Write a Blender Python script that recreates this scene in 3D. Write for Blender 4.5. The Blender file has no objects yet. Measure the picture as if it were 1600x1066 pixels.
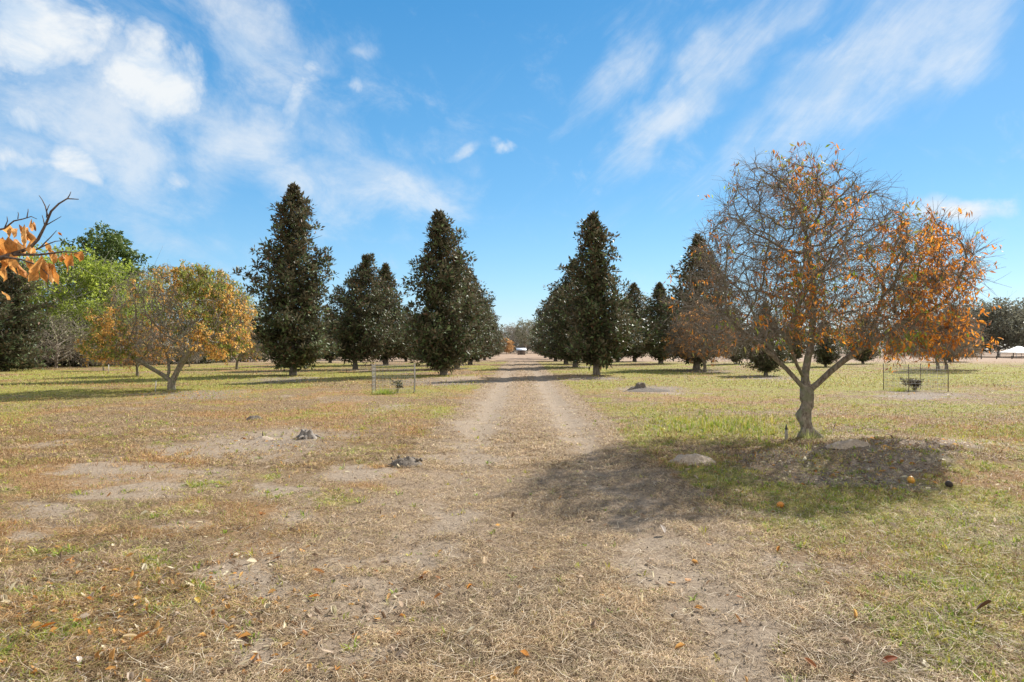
import bpy, math, random
import numpy as np
from mathutils import Vector
R = math.radians
sc = bpy.context.scene
COL = sc.collection
F, HC, HY, CX = 1042.0, 1.6, 546.0, 800.0      # focal (px of the 1600 photo), eye height, horizon row, centre column
SUN_AZ, SUN_EL = 41.0, 37.0
SUN_POWER, SKY_STRENGTH, EXPOSURE = 4.7, 0.15, 1.0

# ------------------------------------------------------------------ camera
cd = bpy.data.cameras.new('camera'); cam = bpy.data.objects.new('camera', cd); COL.objects.link(cam)
cd.sensor_width = 36; cd.lens = 36 * F / 1600; cd.clip_start = .05; cd.clip_end = 6000
cam.location = (0, 0, HC); cam.rotation_euler = (R(90 + 0.71), 0, 0)
sc.camera = cam
sc.view_settings.view_transform = 'Standard'; sc.view_settings.look = 'None'
sc.view_settings.gamma = 1; sc.view_settings.exposure = EXPOSURE

# ------------------------------------------------------------------ world: sky with clouds
def build_world():
    w = bpy.data.worlds.new('World'); sc.world = w; w.use_nodes = True
    nt = w.node_tree; N = nt.nodes; L = nt.links; bg = N['Background']
    def nd(t, **k):
        n = N.new(t)
        for a, b in k.items(): setattr(n, a, b)
        return n
    def math_(op, a, b=None, clamp=False):
        n = nd('ShaderNodeMath', operation=op, use_clamp=clamp)
        for i, v in enumerate((a, b)):
            if v is None: continue
            if isinstance(v, (int, float)): n.inputs[i].default_value = v
            else: L.new(v, n.inputs[i])
        return n.outputs[0]
    sky = nd('ShaderNodeTexSky', sky_type='NISHITA', sun_disc=False)
    sky.sun_elevation = R(SUN_EL); sky.sun_rotation = R(SUN_AZ)
    sky.air_density = 1.0; sky.dust_density = 0.15; sky.ozone_density = 1.6; sky.altitude = 200
    hs = nd('ShaderNodeHueSaturation'); hs.inputs['Hue'].default_value = .482
    hs.inputs['Saturation'].default_value = 1.28; hs.inputs['Value'].default_value = 1.25
    L.new(sky.outputs[0], hs.inputs['Color'])
    tc = nd('ShaderNodeTexCoord'); spz = nd('ShaderNodeSeparateXYZ'); L.new(tc.outputs['Generated'], spz.inputs[0])
    gr = nd('ShaderNodeValToRGB'); L.new(spz.outputs[2], gr.inputs[0]); e = gr.color_ramp.elements
    stops = [(0, (.95, 1.68, 2.45)), (.06, (.76, 1.5, 2.35)), (.22, (.40, 1.08, 2.1)), (.46, (.15, .74, 1.75)), (1, (.10, .5, 1.4))]
    e[0].position = 0; e[1].position = 1
    for p_, c_ in stops[1:-1]: e.new(p_)
    for el_, (p_, c_) in zip(e, stops): el_.position = p_; el_.color = (*c_, 1)
    mg = nd('ShaderNodeMix', data_type='RGBA'); mg.inputs['Factor'].default_value = .16; L.new(gr.outputs[0], mg.inputs[6])
    sp = nd('ShaderNodeSeparateXYZ'); L.new(tc.outputs['Generated'], sp.inputs[0])
    az = math_('ARCTAN2', sp.outputs[0], sp.outputs[1]); el = math_('ARCSINE', sp.outputs[2])
    cv = nd('ShaderNodeCombineXYZ'); L.new(az, cv.inputs[0]); L.new(el, cv.inputs[1])
    # warp
    nw = nd('ShaderNodeTexNoise'); nw.inputs['Scale'].default_value = 7; nw.inputs['Detail'].default_value = 5
    L.new(cv.outputs[0], nw.inputs['Vector'])
    s1 = nd('ShaderNodeVectorMath', operation='SUBTRACT'); L.new(nw.outputs['Color'], s1.inputs[0]); s1.inputs[1].default_value = (.5,.5,.5)
    def warped(amount):
        a = nd('ShaderNodeVectorMath', operation='MULTIPLY_ADD')
        L.new(s1.outputs[0], a.inputs[0]); a.inputs[1].default_value = (amount, amount, 0); L.new(cv.outputs[0], a.inputs[2])
        return a.outputs[0]
    wp, ww = warped(.07), warped(.17)
    def blobs(vec, lst):
        tot = None
        for (px, py, rx, ry, ang, wt) in lst:
            a = math.atan((px - CX) / F); e = math.atan((HY - py) / F * math.cos(a))
            m = nd('ShaderNodeMapping', vector_type='TEXTURE')
            m.inputs['Location'].default_value = (a, e, 0); m.inputs['Rotation'].default_value = (0, 0, R(ang))
            ca = math.cos(a)
            m.inputs['Scale'].default_value = (rx / F * ca, ry / F * ca, 1)
            L.new(vec, m.inputs['Vector'])
            ln = nd('ShaderNodeVectorMath', operation='LENGTH'); L.new(m.outputs[0], ln.inputs[0])
            mr = nd('ShaderNodeMapRange', interpolation_type='SMOOTHSTEP')
            mr.inputs['From Min'].default_value = 0; mr.inputs['From Max'].default_value = 1.25
            mr.inputs['To Min'].default_value = wt; mr.inputs['To Max'].default_value = 0
            L.new(ln.outputs['Value'], mr.inputs['Value'])
            tot = mr.outputs[0] if tot is None else math_('MAXIMUM', tot, mr.outputs[0])
        return tot
    def noise(scale, detail, rough, rot=0, sx=1, sy=1, off=0):
        m = nd('ShaderNodeMapping'); m.inputs['Rotation'].default_value = (0, 0, R(rot))
        m.inputs['Scale'].default_value = (sx, sy, 1); m.inputs['Location'].default_value = (off, off * .7, 0)
        m0 = nd('ShaderNodeMapping'); m0.inputs['Rotation'].default_value = (0, 0, R(rot)); L.new(cv.outputs[0], m0.inputs[0])
        m.inputs['Rotation'].default_value = (0, 0, 0); L.new(m0.outputs[0], m.inputs[0])
        n = nd('ShaderNodeTexNoise'); n.inputs['Scale'].default_value = scale; n.inputs['Detail'].default_value = detail
        n.inputs['Roughness'].default_value = rough; n.inputs['Distortion'].default_value = .35
        L.new(m.outputs[0], n.inputs['Vector'])
        return n.outputs['Fac']
    puffs = [(80, 40, 125, 105, 0, 1.35), (222, 122, 118, 92, 0, 1.3), (40, 190, 95, 50, 0, .95), (20, 250, 80, 45, 0, .95), (110, 258, 90, 48, 0, 1.0), (130, 120, 260, 90, 0, .6),
             (480, 85, 34, 30, 0, .75), (462, 150, 36, 85, -25, .8), (718, 243, 40, 16, 10, .68), (570, 130, 45, 20, 10, .6), (1500, 332, 78, 30, -6, 1.15),
             (782, 232, 28, 18, 0, .55), (300, 268, 80, 32, 15, .7), (410, 200, 40, 60, -30, .65)]
    wisps = [(130, 170, 330, 220, 0, .86), (60, 300, 200, 70, 0, .6), (400, 210, 230, 120, 15, .8), (420, 60, 190, 105, -10, .8), (560, 60, 60, 22, 0, .45), (570, 300, 220, 95, -10, .85), (270, 360, 120, 40, -25, .55),
             (560, 130, 90, 50, 0, .4), (660, 225, 120, 40, -20, .42),
             (1060, 150, 220, 55, 42, .95), (970, 90, 150, 55, 42, .7), (880, 175, 60, 22, 45, .4), (1330, 130, 380, 120, 36, .85),
             (1480, 40, 300, 90, 28, .82), (1180, 60, 240, 60, 38, .7), (1290, 210, 130, 80, 40, .65), (1150, 260, 260, 60, 20, .35)]
    def ss(v, a, b):
        mr = nd('ShaderNodeMapRange', interpolation_type='SMOOTHSTEP'); mr.inputs['From Min'].default_value = a; mr.inputs['From Max'].default_value = b
        L.new(v, mr.inputs['Value']); return mr.outputs[0]
    P = math_('ADD', blobs(wp, puffs), math_('MULTIPLY', math_('SUBTRACT', noise(13, 9, .6), .5), 2.5))
    P = math_('MULTIPLY', ss(P, .22, 1.2), .96)
    W2 = math_('ADD', blobs(ww, wisps[:9]), math_('MULTIPLY', math_('SUBTRACT', noise(8, 12, .66, 20, 1, 1.5, 9.3), .5), 2.0)); W2 = ss(W2, .06, 1.2)
    W = math_('ADD', blobs(ww, wisps[9:]), math_('MULTIPLY', math_('SUBTRACT', noise(6, 11, .68, -40, .7, 2.6, 3.3), .5), 1.5))
    W = math_('MULTIPLY', math_('MAXIMUM', ss(W, .08, 1.2), W2), .72)
    fac = math_('MAXIMUM', P, W); fac = math_('MINIMUM', fac, .95)
    # self shade of puffs
    shade = noise(9, 6, .6, 0, 1, 1.6, 7.7)
    cr = nd('ShaderNodeMix', data_type='RGBA'); L.new(ss(shade, .38, .58), cr.inputs['Factor'])
    cr.inputs[6].default_value = (2.2, 2.62, 3.1, 1); cr.inputs[7].default_value = (3.1, 3.2, 3.25, 1)
    mx = nd('ShaderNodeMix', data_type='RGBA'); L.new(fac, mx.inputs['Factor']); L.new(hs.outputs[0], mg.inputs[7]); L.new(mg.outputs[2], mx.inputs[6]); L.new(cr.outputs[2], mx.inputs[7])
    back = ss(math_('ADD', math_('MULTIPLY', sp.outputs[1], -1.0), math_('MULTIPLY', math_('SUBTRACT', noise(2.2, 6, .6, 0, 1, 1.5, 1.1), .5), 1.1)), -.15, .55)  # unseen bright white cloud behind the camera, added as neutral fill light
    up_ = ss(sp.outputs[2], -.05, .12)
    mx_fill = nd('ShaderNodeMix', data_type='RGBA'); L.new(math_('MULTIPLY', back, up_), mx_fill.inputs['Factor']); L.new(mx.outputs[2], mx_fill.inputs[6]); mx_fill.inputs[7].default_value = (3.9, 3.75, 3.5, 1); mx = mx_fill
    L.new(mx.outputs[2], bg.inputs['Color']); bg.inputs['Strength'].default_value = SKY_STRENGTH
    w.cycles.sampling_method = 'MANUAL'; w.cycles.sample_map_resolution = 512
build_world()

sl = bpy.data.lights.new('sun', 'SUN'); sl.energy = SUN_POWER; sl.angle = R(.55); sl.color = (1, .945, .86)
so = bpy.data.objects.new('sun', sl); COL.objects.link(so)
sd = Vector((math.sin(R(SUN_AZ)) * math.cos(R(SUN_EL)), math.cos(R(SUN_AZ)) * math.cos(R(SUN_EL)), math.sin(R(SUN_EL))))
so.rotation_euler = sd.to_track_quat('Z', 'Y').to_euler(); so.location = (30, 40, 60)

# ------------------------------------------------------------------ noise helpers (numpy)
def _h(ix, iy, s):
    n = (ix.astype(np.int64) * 374761393 + iy.astype(np.int64) * 668265263 + s * 1442695041) & 0x7fffffff
    n = ((n ^ (n >> 13)) * 1274126177) & 0x7fffffff
    n = ((n ^ (n >> 16)) * 668265263) & 0x7fffffff
    return ((n ^ (n >> 15)) & 0xfffff) / float(0xfffff)
def vn(x, y, s=0):
    x = np.asarray(x, float); y = np.asarray(y, float)
    ix = np.floor(x); iy = np.floor(y); fx = x - ix; fy = y - iy
    fx = fx * fx * (3 - 2 * fx); fy = fy * fy * (3 - 2 * fy)
    a, b, c, d = _h(ix, iy, s), _h(ix + 1, iy, s), _h(ix, iy + 1, s), _h(ix + 1, iy + 1, s)
    return (a + (b - a) * fx) * (1 - fy) + (c + (d - c) * fx) * fy
def fbm(x, y, s=0, o=4):
    t = 0; a = .5; n = 0
    for i in range(o):
        t = t + a * vn(x * 2 ** i + 17.3 * i, y * 2 ** i + 9.1 * i, s + i); n += a; a *= .55
    return t / n
def sstep(a, b, x):
    t = np.clip((x - a) / (b - a), 0, 1); return t * t * (3 - 2 * t)
def gp(px, py):                                    # a ground point of the photograph
    D = F * HC / (py - HY); return (px - CX) / F * D, D

# ------------------------------------------------------------------ terrain height and cover
MX, MY = gp(1425, 716)
def height(x, y):
    x = np.asarray(x, float); y = np.asarray(y, float)
    r = np.hypot(x, y)
    z = (fbm(x * .35, y * .35, 3) - .5) * .09 * sstep(2, 9, r) + (fbm(x * .05, y * .05, 5, 2) - .5) * .25 * sstep(15, 60, r) * (1 - sstep(120, 300, r))
    u = (x - MX) * .93 + (y - MY) * .36; v = -(x - MX) * .36 + (y - MY) * .93
    z = z + .26 * np.exp(-((u / 1.75) ** 2 + (v / 1.15) ** 2)) * (1 + .3 * (fbm(x * 2, y * 2, 8) - .5))
    c = road_c(y); d = x - c
    rut = np.exp(-((d - .95) / .28) ** 2) + np.exp(-((d + .95) / .28) ** 2)
    z = z - .035 * rut * (.6 + .8 * vn(x * .8, y * .4, 12))
    z = z + (fbm(x * 3.1, y * 3.1, 21) - .5) * .035 + (fbm(x * 11, y * 11, 22, 2) - .5) * .012 * (1 - sstep(12, 25, r))
    return z
def road_c(y): return .1 + .0135 * np.asarray(y, float)
DIRT = [(240,742,210,42,.62),(400,696,170,38,.66),(60,812,150,26,.6),(440,868,150,60,.55),(590,930,170,80,.5),(1100,940,130,110,.55),(480,760,150,40,.42),(620,800,160,60,.4),(700,812,62,22,1),(625,882,85,26,.9),(390,892,85,34,1.05),(560,738,55,13,1.1),(425,758,45,9,1),(200,772,120,12,.95),(60,800,85,15,.9),(345,702,120,20,.75),
        (460,682,120,18,.75),(590,1000,70,36,.8),(1010,842,60,18,.9),(1050,905,80,40,.95),(1120,985,85,60,1.05),(1150,1045,80,40,1),(455,812,55,14,.9),(290,822,60,14,.7),
        (1500,706,95,20,1.1),(1350,688,60,12,.7),(1320,712,60,10,.8),(430,1010,80,36,.8),(450,925,60,20,.7),(600,640,60,12,.5),(540,625,90,12,.45),(1020,610,70,8,.7),
        (1430,618,70,9,.75),(720,592,60,7,.55),(920,590,50,5,.5),(1210,590,70,5,.5),(1180,870,20,30,.6),(1000,885,60,30,.8),(760,840,50,25,.35),(20,840,60,25,.6),(690,860,55,22,.7)]
GREEN = [(1120,672,125,22,1.1),(1010,690,70,16,.8),(1330,800,220,55,.62),(1520,900,150,90,.75),(1460,1010,170,70,.8),(1180,905,90,30,.65),(1240,600,420,12,.75),(1480,590,200,9,.95),
         (1010,582,150,5,.9),(1010,640,110,16,.55),(1520,640,130,12,.6),(300,592,330,10,.75),(60,610,120,9,.7),(640,612,90,9,.6),(700,645,60,14,.7),(620,642,90,10,.6),(560,782,60,14,.95),(300,755,35,7,.8),
         (335,918,30,10,.9),(235,890,18,8,1),(320,758,30,7,.9),(560,590,160,5,.7),(745,575,25,4,.8),(490,645,35,8,.7),(20,640,70,25,.5),(90,930,70,14,.6),(250,800,40,8,.5),(105,990,40,12,.7),
         (1120,830,60,22,.6),(1260,725,60,18,.55),(400,605,100,7,.5),(1100,1010,12,6,.5),(640,790,40,9,.5),(1370,640,100,10,.5),(410,745,25,6,.8)]
RUST = [(260,620,90,8,.9),(50,690,120,30,.5),(500,655,260,18,.65),(1150,622,140,12,.7),(1540,680,120,22,.95),(1450,655,140,10,.6),(815,690,40,60,.5),(430,860,90,40,.75),(150,960,160,50,.35),(640,720,60,20,.4),(960,610,80,10,.5)]
LITTER = [(1400,722,130,32,1.2),(1240,716,120,24,.9),(1330,748,150,22,.8),(690,598,85,7,.9),(450,594,75,6,.8),(930,592,60,5,.9),(1205,590,60,5,.9),(1440,618,85,9,.8),(300,616,120,8,.8),(1020,606,60,6,.9),(460,690,110,16,.6),(555,578,40,3,.8),(1100,580,60,4,.8)]
def blobmask(x, y, lst, warp=.55):
    yy = np.maximum(y, 1.2)
    x = x + (fbm(x * 1.3, y * 1.3, 31) - .5) * 1.3 * warp * np.clip(yy / 8, .6, 2.5)
    yy = yy * (1 + (fbm(x * 1.1, y * 1.1, 37) - .5) * .35 * warp)
    px = CX + F * x / yy; py = HY + F * HC / yy
    m = np.zeros_like(px)
    for a, b, rx, ry, w in lst:
        m = np.maximum(m, w * np.exp(-(((px - a) / rx) ** 2 + ((py - b) / ry) ** 2)))
    return m * (y > 1.2)
def cover(x, y):
    x = np.asarray(x, float); y = np.asarray(y, float); r = np.hypot(x, y)
    d = x - road_c(y); n1 = fbm(x * .9, y * .9, 41); n2 = fbm(x * 3.3, y * 3.3, 43); n3 = fbm(x * .28, y * .28, 47, 3)
    rut = np.exp(-((d - .95) / .42) ** 2) + np.exp(-((d + .95) / .42) ** 2)
    dirt = blobmask(x, y, DIRT) * (.75 + .7 * n2)
    dirt = np.maximum(dirt, rut * (.15 + .9 * n1 + .45 * sstep(9, 14, y) * (1 - sstep(30, 60, y))) * (.85 + .15 * sstep(7, 14, y)) * (.5 + n2) * (1 - .5 * sstep(35, 70, y)))
    dirt = dirt + .55 * sstep(.63, .8, n1) * (r < 40)
    road = 1 - sstep(1.5, 2.2, np.abs(d) + (n2 - .5) * .9)
    green = blobmask(x, y, GREEN) * (.55 + .9 * n2)
    green = np.maximum(green, (.55 + .15 * (x < -1)) * sstep(.56, .74, fbm(x * 1.9, y * 1.9, 53)) * (.6 + .4 * (x > 2)))
    green = np.maximum(green, .62 * (x > road_c(y) + 1.9) * sstep(.42, .62, fbm(x * .8 + 4, y * .8, 101)) * (.4 + n2))
    green = np.maximum(green, sstep(18, 32, r) * sstep(.4, .58, n3) * .7 * (1 - sstep(75, 120, r)))
    rust_road = road
    green = green * (1 - .85 * road * (1 - sstep(80, 140, y))) * (1 - .6 * np.clip(dirt, 0, 1))
    rust = np.maximum(blobmask(x, y, RUST), .85 * sstep(.42, .66, fbm(x * .6, y * .6, 59)) * (.75 + .25 * (x < road_c(y)))) * (.5 + n2 * .9)
    rust = rust * (1 - .7 * road); rust = np.maximum(rust, .55 * np.exp(-(d / .38) ** 2) * sstep(6, 10, y) * (.4 + n2))
    litter = blobmask(x, y, LITTER)
    for tx, ty in LITTER_RINGS:
        litter = np.maximum(litter, .8 * np.exp(-(((x - tx) ** 2 + (y - ty) ** 2) / 5.5)))
    far = sstep(70, 105, y + .25 * np.abs(x))
    return tuple(np.clip(a, 0, 1) for a in (dirt, green, rust, litter, road, far))
LITTER_RINGS = [(-4.4,53.8),(-4.3,69),(-13.1,69),(5.5,57.5),(5.8,72),(15.1,52),(-21.5,79)]

# ------------------------------------------------------------------ mesh helpers
def tag(o, label=None, cat=None, group=None, kind=None):
    if label: o['label'] = label
    if cat: o['category'] = cat
    if group: o['group'] = group
    if kind: o['kind'] = kind
    return o
def link(name, me, mats, parent=None):
    o = bpy.data.objects.new(name, me); COL.objects.link(o)
    for m in (mats if isinstance(mats, (list, tuple)) else [mats]): me.materials.append(m)
    if parent: o.parent = parent
    return o
def empty(name, loc, label, cat, group=None, rz=0):
    o = bpy.data.objects.new(name, None); COL.objects.link(o); o.location = loc; o.rotation_euler = (0, 0, rz); o.empty_display_size = .3
    return tag(o, label, cat, group)
class MB:
    def __init__(s): s.v = []; s.f = {}; s.c = []; s.n = 0
    def add(s, v, f, col=None):
        v = np.asarray(v, np.float32).reshape(-1, 3)
        if isinstance(f, np.ndarray): f = [f]
        for a in f: s.f.setdefault(a.shape[1], []).append(a.astype(np.int32) + s.n)
        s.v.append(v); s.n += len(v)
        if col is None: col = (1, 1, 1)
        col = np.asarray(col, np.float32)
        if col.ndim == 1: col = np.broadcast_to(col, (len(v), 3))
        s.c.append(col)
    def mesh(s, name, smooth=True, color=True):
        me = bpy.data.meshes.new(name); V = np.concatenate(s.v); me.vertices.add(len(V)); me.vertices.foreach_set('co', V.ravel())
        li = []; ls = []; k = 0
        for n, l in s.f.items():
            a = np.concatenate(l); li.append(a.ravel()); ls.append(k + np.arange(len(a), dtype=np.int32) * n); k += a.size
        li = np.concatenate(li); ls = np.concatenate(ls)
        me.loops.add(len(li)); me.loops.foreach_set('vertex_index', li); me.polygons.add(len(ls)); me.polygons.foreach_set('loop_start', ls)
        me.update(calc_edges=True)
        if smooth: me.polygons.foreach_set('use_smooth', np.ones(len(ls), bool))
        if color:
            at = me.color_attributes.new('tint', 'FLOAT_COLOR', 'POINT')
            c = np.ones((len(V), 4), np.float32); c[:, :3] = np.concatenate(s.c); at.data.foreach_set('color', c.ravel())
        return me
def nrm(a): return a / np.maximum(np.linalg.norm(a, axis=-1, keepdims=True), 1e-9)
def scatter(mb, tv, tf, P, A, B, C, col):
    """copies of template tv (k,3) at P with axis vectors A,B,C (n,3); tf faces (list of arrays); col (n,3)"""
    n, k = len(P), len(tv)
    v = P[:, None, :] + tv[None, :, 0, None] * A[:, None, :] + tv[None, :, 1, None] * B[:, None, :] + tv[None, :, 2, None] * C[:, None, :]
    off = (np.arange(n) * k)[:, None, None]
    mb.add(v.reshape(-1, 3), [(f[None] + off).reshape(-1, f.shape[1]) for f in tf], np.repeat(col, k, axis=0))
def frame(d, rs):
    """random orthonormal side/up for directions d"""
    r = nrm(rs.normal(size=d.shape)); s = nrm(np.cross(d, r)); return s, np.cross(s, d)
def tube(mb, pts, rad, sides=6, col=(1,1,1), cap=True, rough=0, rs=None):
    pts = np.asarray(pts, float); rad = np.asarray(rad, float); n = len(pts)
    t = np.gradient(pts, axis=0); t = nrm(t)
    ref = np.array([1., 0, 0]) if abs(t[0][0]) < .8 else np.array([0, 1., 0])
    a = np.linspace(0, 2 * np.pi, sides, endpoint=False); V = np.zeros((n, sides, 3))
    u = nrm(np.cross(t[0], ref))
    for i in range(n):
        u = nrm(u - t[i] * np.dot(u, t[i])); w = np.cross(t[i], u)
        rr = rad[i] * (1 + (rs.normal(size=sides) * rough if rs is not None else 0))
        V[i] = pts[i] + (np.cos(a) * rr)[:, None] * u + (np.sin(a) * rr)[:, None] * w
    i, j = np.meshgrid(np.arange(n - 1), np.arange(sides), indexing='ij'); j2 = (j + 1) % sides
    q = np.stack([i * sides + j, i * sides + j2, (i + 1) * sides + j2, (i + 1) * sides + j], -1).reshape(-1, 4)
    vv = V.reshape(-1, 3); fs = [q]
    if cap:
        vv = np.vstack([vv, pts[0], pts[-1]]); k = n * sides
        jj = np.arange(sides); j2 = (jj + 1) % sides
        fs.append(np.concatenate([np.stack([j2, jj, np.full(sides, k)], -1), np.stack([(n - 1) * sides + jj, (n - 1) * sides + j2, np.full(sides, k + 1)], -1)]))
    mb.add(vv, fs, col)
def box(mb, x0, x1, y0, y1, z0, z1, col=(1,1,1)):
    v = [(x, y, z) for x in (x0, x1) for y in (y0, y1) for z in (z0, z1)]
    mb.add(v, np.array([[0,1,3,2],[4,6,7,5],[0,4,5,1],[2,3,7,6],[0,2,6,4],[1,5,7,3]]), col)

# ------------------------------------------------------------------ materials
def new_mat(name):
    m = bpy.data.materials.new(name); m.use_nodes = True
    nt = m.node_tree; return m, nt, nt.nodes, nt.links, nt.nodes['Principled BSDF']
def leaf_mat(name, rough=.55, trans=.35, spec=.3, under=None, coat=0, gain=1, tgain=1.6):
    """leaf: colour attribute as the leaf's own colour, thin translucency, optional other underside"""
    m, nt, N, L, p = new_mat(name)
    at = N.new('ShaderNodeAttribute'); at.attribute_name = 'tint'
    tc = N.new('ShaderNodeTexCoord')
    ns = N.new('ShaderNodeTexNoise'); ns.inputs['Scale'].default_value = 9; ns.inputs['Detail'].default_value = 3; L.new(tc.outputs['Object'], ns.inputs[0])
    mr = N.new('ShaderNodeMapRange'); mr.inputs['To Min'].default_value = .75 * gain; mr.inputs['To Max'].default_value = 1.25 * gain; L.new(ns.outputs[0], mr.inputs[0])
    mu = N.new('ShaderNodeVectorMath'); mu.operation = 'SCALE'; L.new(at.outputs['Color'], mu.inputs[0]); L.new(mr.outputs[0], mu.inputs['Scale'])
    c = mu.outputs[0]
    if under:
        ge = N.new('ShaderNodeNewGeometry'); mx = N.new('ShaderNodeMix'); mx.data_type = 'RGBA'
        L.new(ge.outputs['Backfacing'], mx.inputs['Factor']); L.new(c, mx.inputs[6]); mx.inputs[7].default_value = (*under, 1); c = mx.outputs[2]
    L.new(c, p.inputs['Base Color']); p.inputs['Roughness'].default_value = rough; p.inputs['Specular IOR Level'].default_value = spec
    p.inputs['Coat Weight'].default_value = coat; p.inputs['Coat Roughness'].default_value = .25
    if trans:
        tr = N.new('ShaderNodeBsdfTranslucent'); sc_ = N.new('ShaderNodeVectorMath'); sc_.operation = 'SCALE'; sc_.inputs['Scale'].default_value = tgain
        L.new(c, sc_.inputs[0]); L.new(sc_.outputs[0], tr.inputs['Color'])
        ms = N.new('ShaderNodeMixShader'); ms.inputs[0].default_value = trans
        L.new(p.outputs[0], ms.inputs[1]); L.new(tr.outputs[0], ms.inputs[2]); L.new(ms.outputs[0], N['Material Output'].inputs[0])
    return m
def bark_mat(name, a, b, scale=14, bump=.02, moss=None):
    m, nt, N, L, p = new_mat(name)
    tc = N.new('ShaderNodeTexCoord'); mp = N.new('ShaderNodeMapping'); mp.inputs['Scale'].default_value = (1, 1, .45); L.new(tc.outputs['Object'], mp.inputs[0])
    n1 = N.new('ShaderNodeTexNoise'); n1.inputs['Scale'].default_value = scale; n1.inputs['Detail'].default_value = 7; n1.inputs['Roughness'].default_value = .7; L.new(mp.outputs[0], n1.inputs[0])
    n2 = N.new('ShaderNodeTexNoise'); n2.inputs['Scale'].default_value = scale * .3; n2.inputs['Detail'].default_value = 4; L.new(tc.outputs['Object'], n2.inputs[0])
    cr = N.new('ShaderNodeValToRGB'); cr.color_ramp.elements[0].position = .36; cr.color_ramp.elements[1].position = .64
    cr.color_ramp.elements[0].color = (*a, 1); cr.color_ramp.elements[1].color = (*b, 1); L.new(n1.outputs[0], cr.inputs[0])
    c = cr.outputs[0]
    if moss:
        mr = N.new('ShaderNodeMapRange'); mr.inputs['From Min'].default_value = .5; mr.inputs['From Max'].default_value = .62; mr.inputs['To Max'].default_value = .75; L.new(n2.outputs[0], mr.inputs[0])
        mx = N.new('ShaderNodeMix'); mx.data_type = 'RGBA'; L.new(mr.outputs[0], mx.inputs['Factor']); L.new(c, mx.inputs[6]); mx.inputs[7].default_value = (*moss, 1); c = mx.outputs[2]
    L.new(c, p.inputs['Base Color']); p.inputs['Roughness'].default_value = .9; p.inputs['Specular IOR Level'].default_value = .2
    bp = N.new('ShaderNodeBump'); bp.inputs['Distance'].default_value = bump; bp.inputs['Strength'].default_value = .9; L.new(n1.outputs[0], bp.inputs['Height']); L.new(bp.outputs[0], p.inputs['Normal'])
    return m
def plain_mat(name, col, rough=.7, metal=0, var=.2, scale=20, bump=0):
    m, nt, N, L, p = new_mat(name)
    tc = N.new('ShaderNodeTexCoord'); n1 = N.new('ShaderNodeTexNoise'); n1.inputs['Scale'].default_value = scale; n1.inputs['Detail'].default_value = 5; L.new(tc.outputs['Object'], n1.inputs[0])
    cr = N.new('ShaderNodeValToRGB'); cr.color_ramp.elements[0].position = .3; cr.color_ramp.elements[1].position = .7
    cr.color_ramp.elements[0].color = (*[c * (1 - var) for c in col], 1); cr.color_ramp.elements[1].color = (*[min(1, c * (1 + var)) for c in col], 1)
    L.new(n1.outputs[0], cr.inputs[0]); L.new(cr.outputs[0], p.inputs['Base Color']); p.inputs['Roughness'].default_value = rough; p.inputs['Metallic'].default_value = metal
    if bump:
        bp = N.new('ShaderNodeBump'); bp.inputs['Distance'].default_value = bump; L.new(n1.outputs[0], bp.inputs['Height']); L.new(bp.outputs[0], p.inputs['Normal'])
    return m
def tint_mat(name, rough=.9, trans=0.0, bump=0, scale=30):
    m = leaf_mat(name, rough, trans, .15)
    if bump:
        nt = m.node_tree; N = nt.nodes; L = nt.links; p = N['Principled BSDF']
        n = N.new('ShaderNodeTexNoise'); n.inputs['Scale'].default_value = scale; n.inputs['Detail'].default_value = 6
        tc = N.new('ShaderNodeTexCoord'); L.new(tc.outputs['Object'], n.inputs[0])
        bp = N.new('ShaderNodeBump'); bp.inputs['Distance'].default_value = bump; L.new(n.outputs[0], bp.inputs['Height']); L.new(bp.outputs[0], p.inputs['Normal'])
    return m
M_MAG = leaf_mat('magnolia_leaf', .5, .16, .2, under=(.115, .098, .062), coat=.0)
M_DRY = leaf_mat('dry_leaf', .6, .42, .25, tgain=1.5)
M_SOFT = leaf_mat('soft_leaf', .55, .45, .3, tgain=1.7)
M_DARK = leaf_mat('dark_leaf', .55, .25, .3, tgain=1.3)
M_BARK = bark_mat('citrus_bark', (.10, .075, .055), (.36, .32, .26), 22, .015, moss=(.20, .21, .13))
M_MBARK = bark_mat('magnolia_bark', (.09, .075, .06), (.27, .24, .20), 10, .02)
M_TWIG = bark_mat('grey_twig', (.11, .085, .065), (.33, .28, .22), 12, .004)
M_PALE = bark_mat('pale_bark', (.20, .18, .15), (.48, .45, .38), 8, .01)
M_BLADE = leaf_mat('grass_blade', .65, .3, .2, tgain=1.3)

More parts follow.
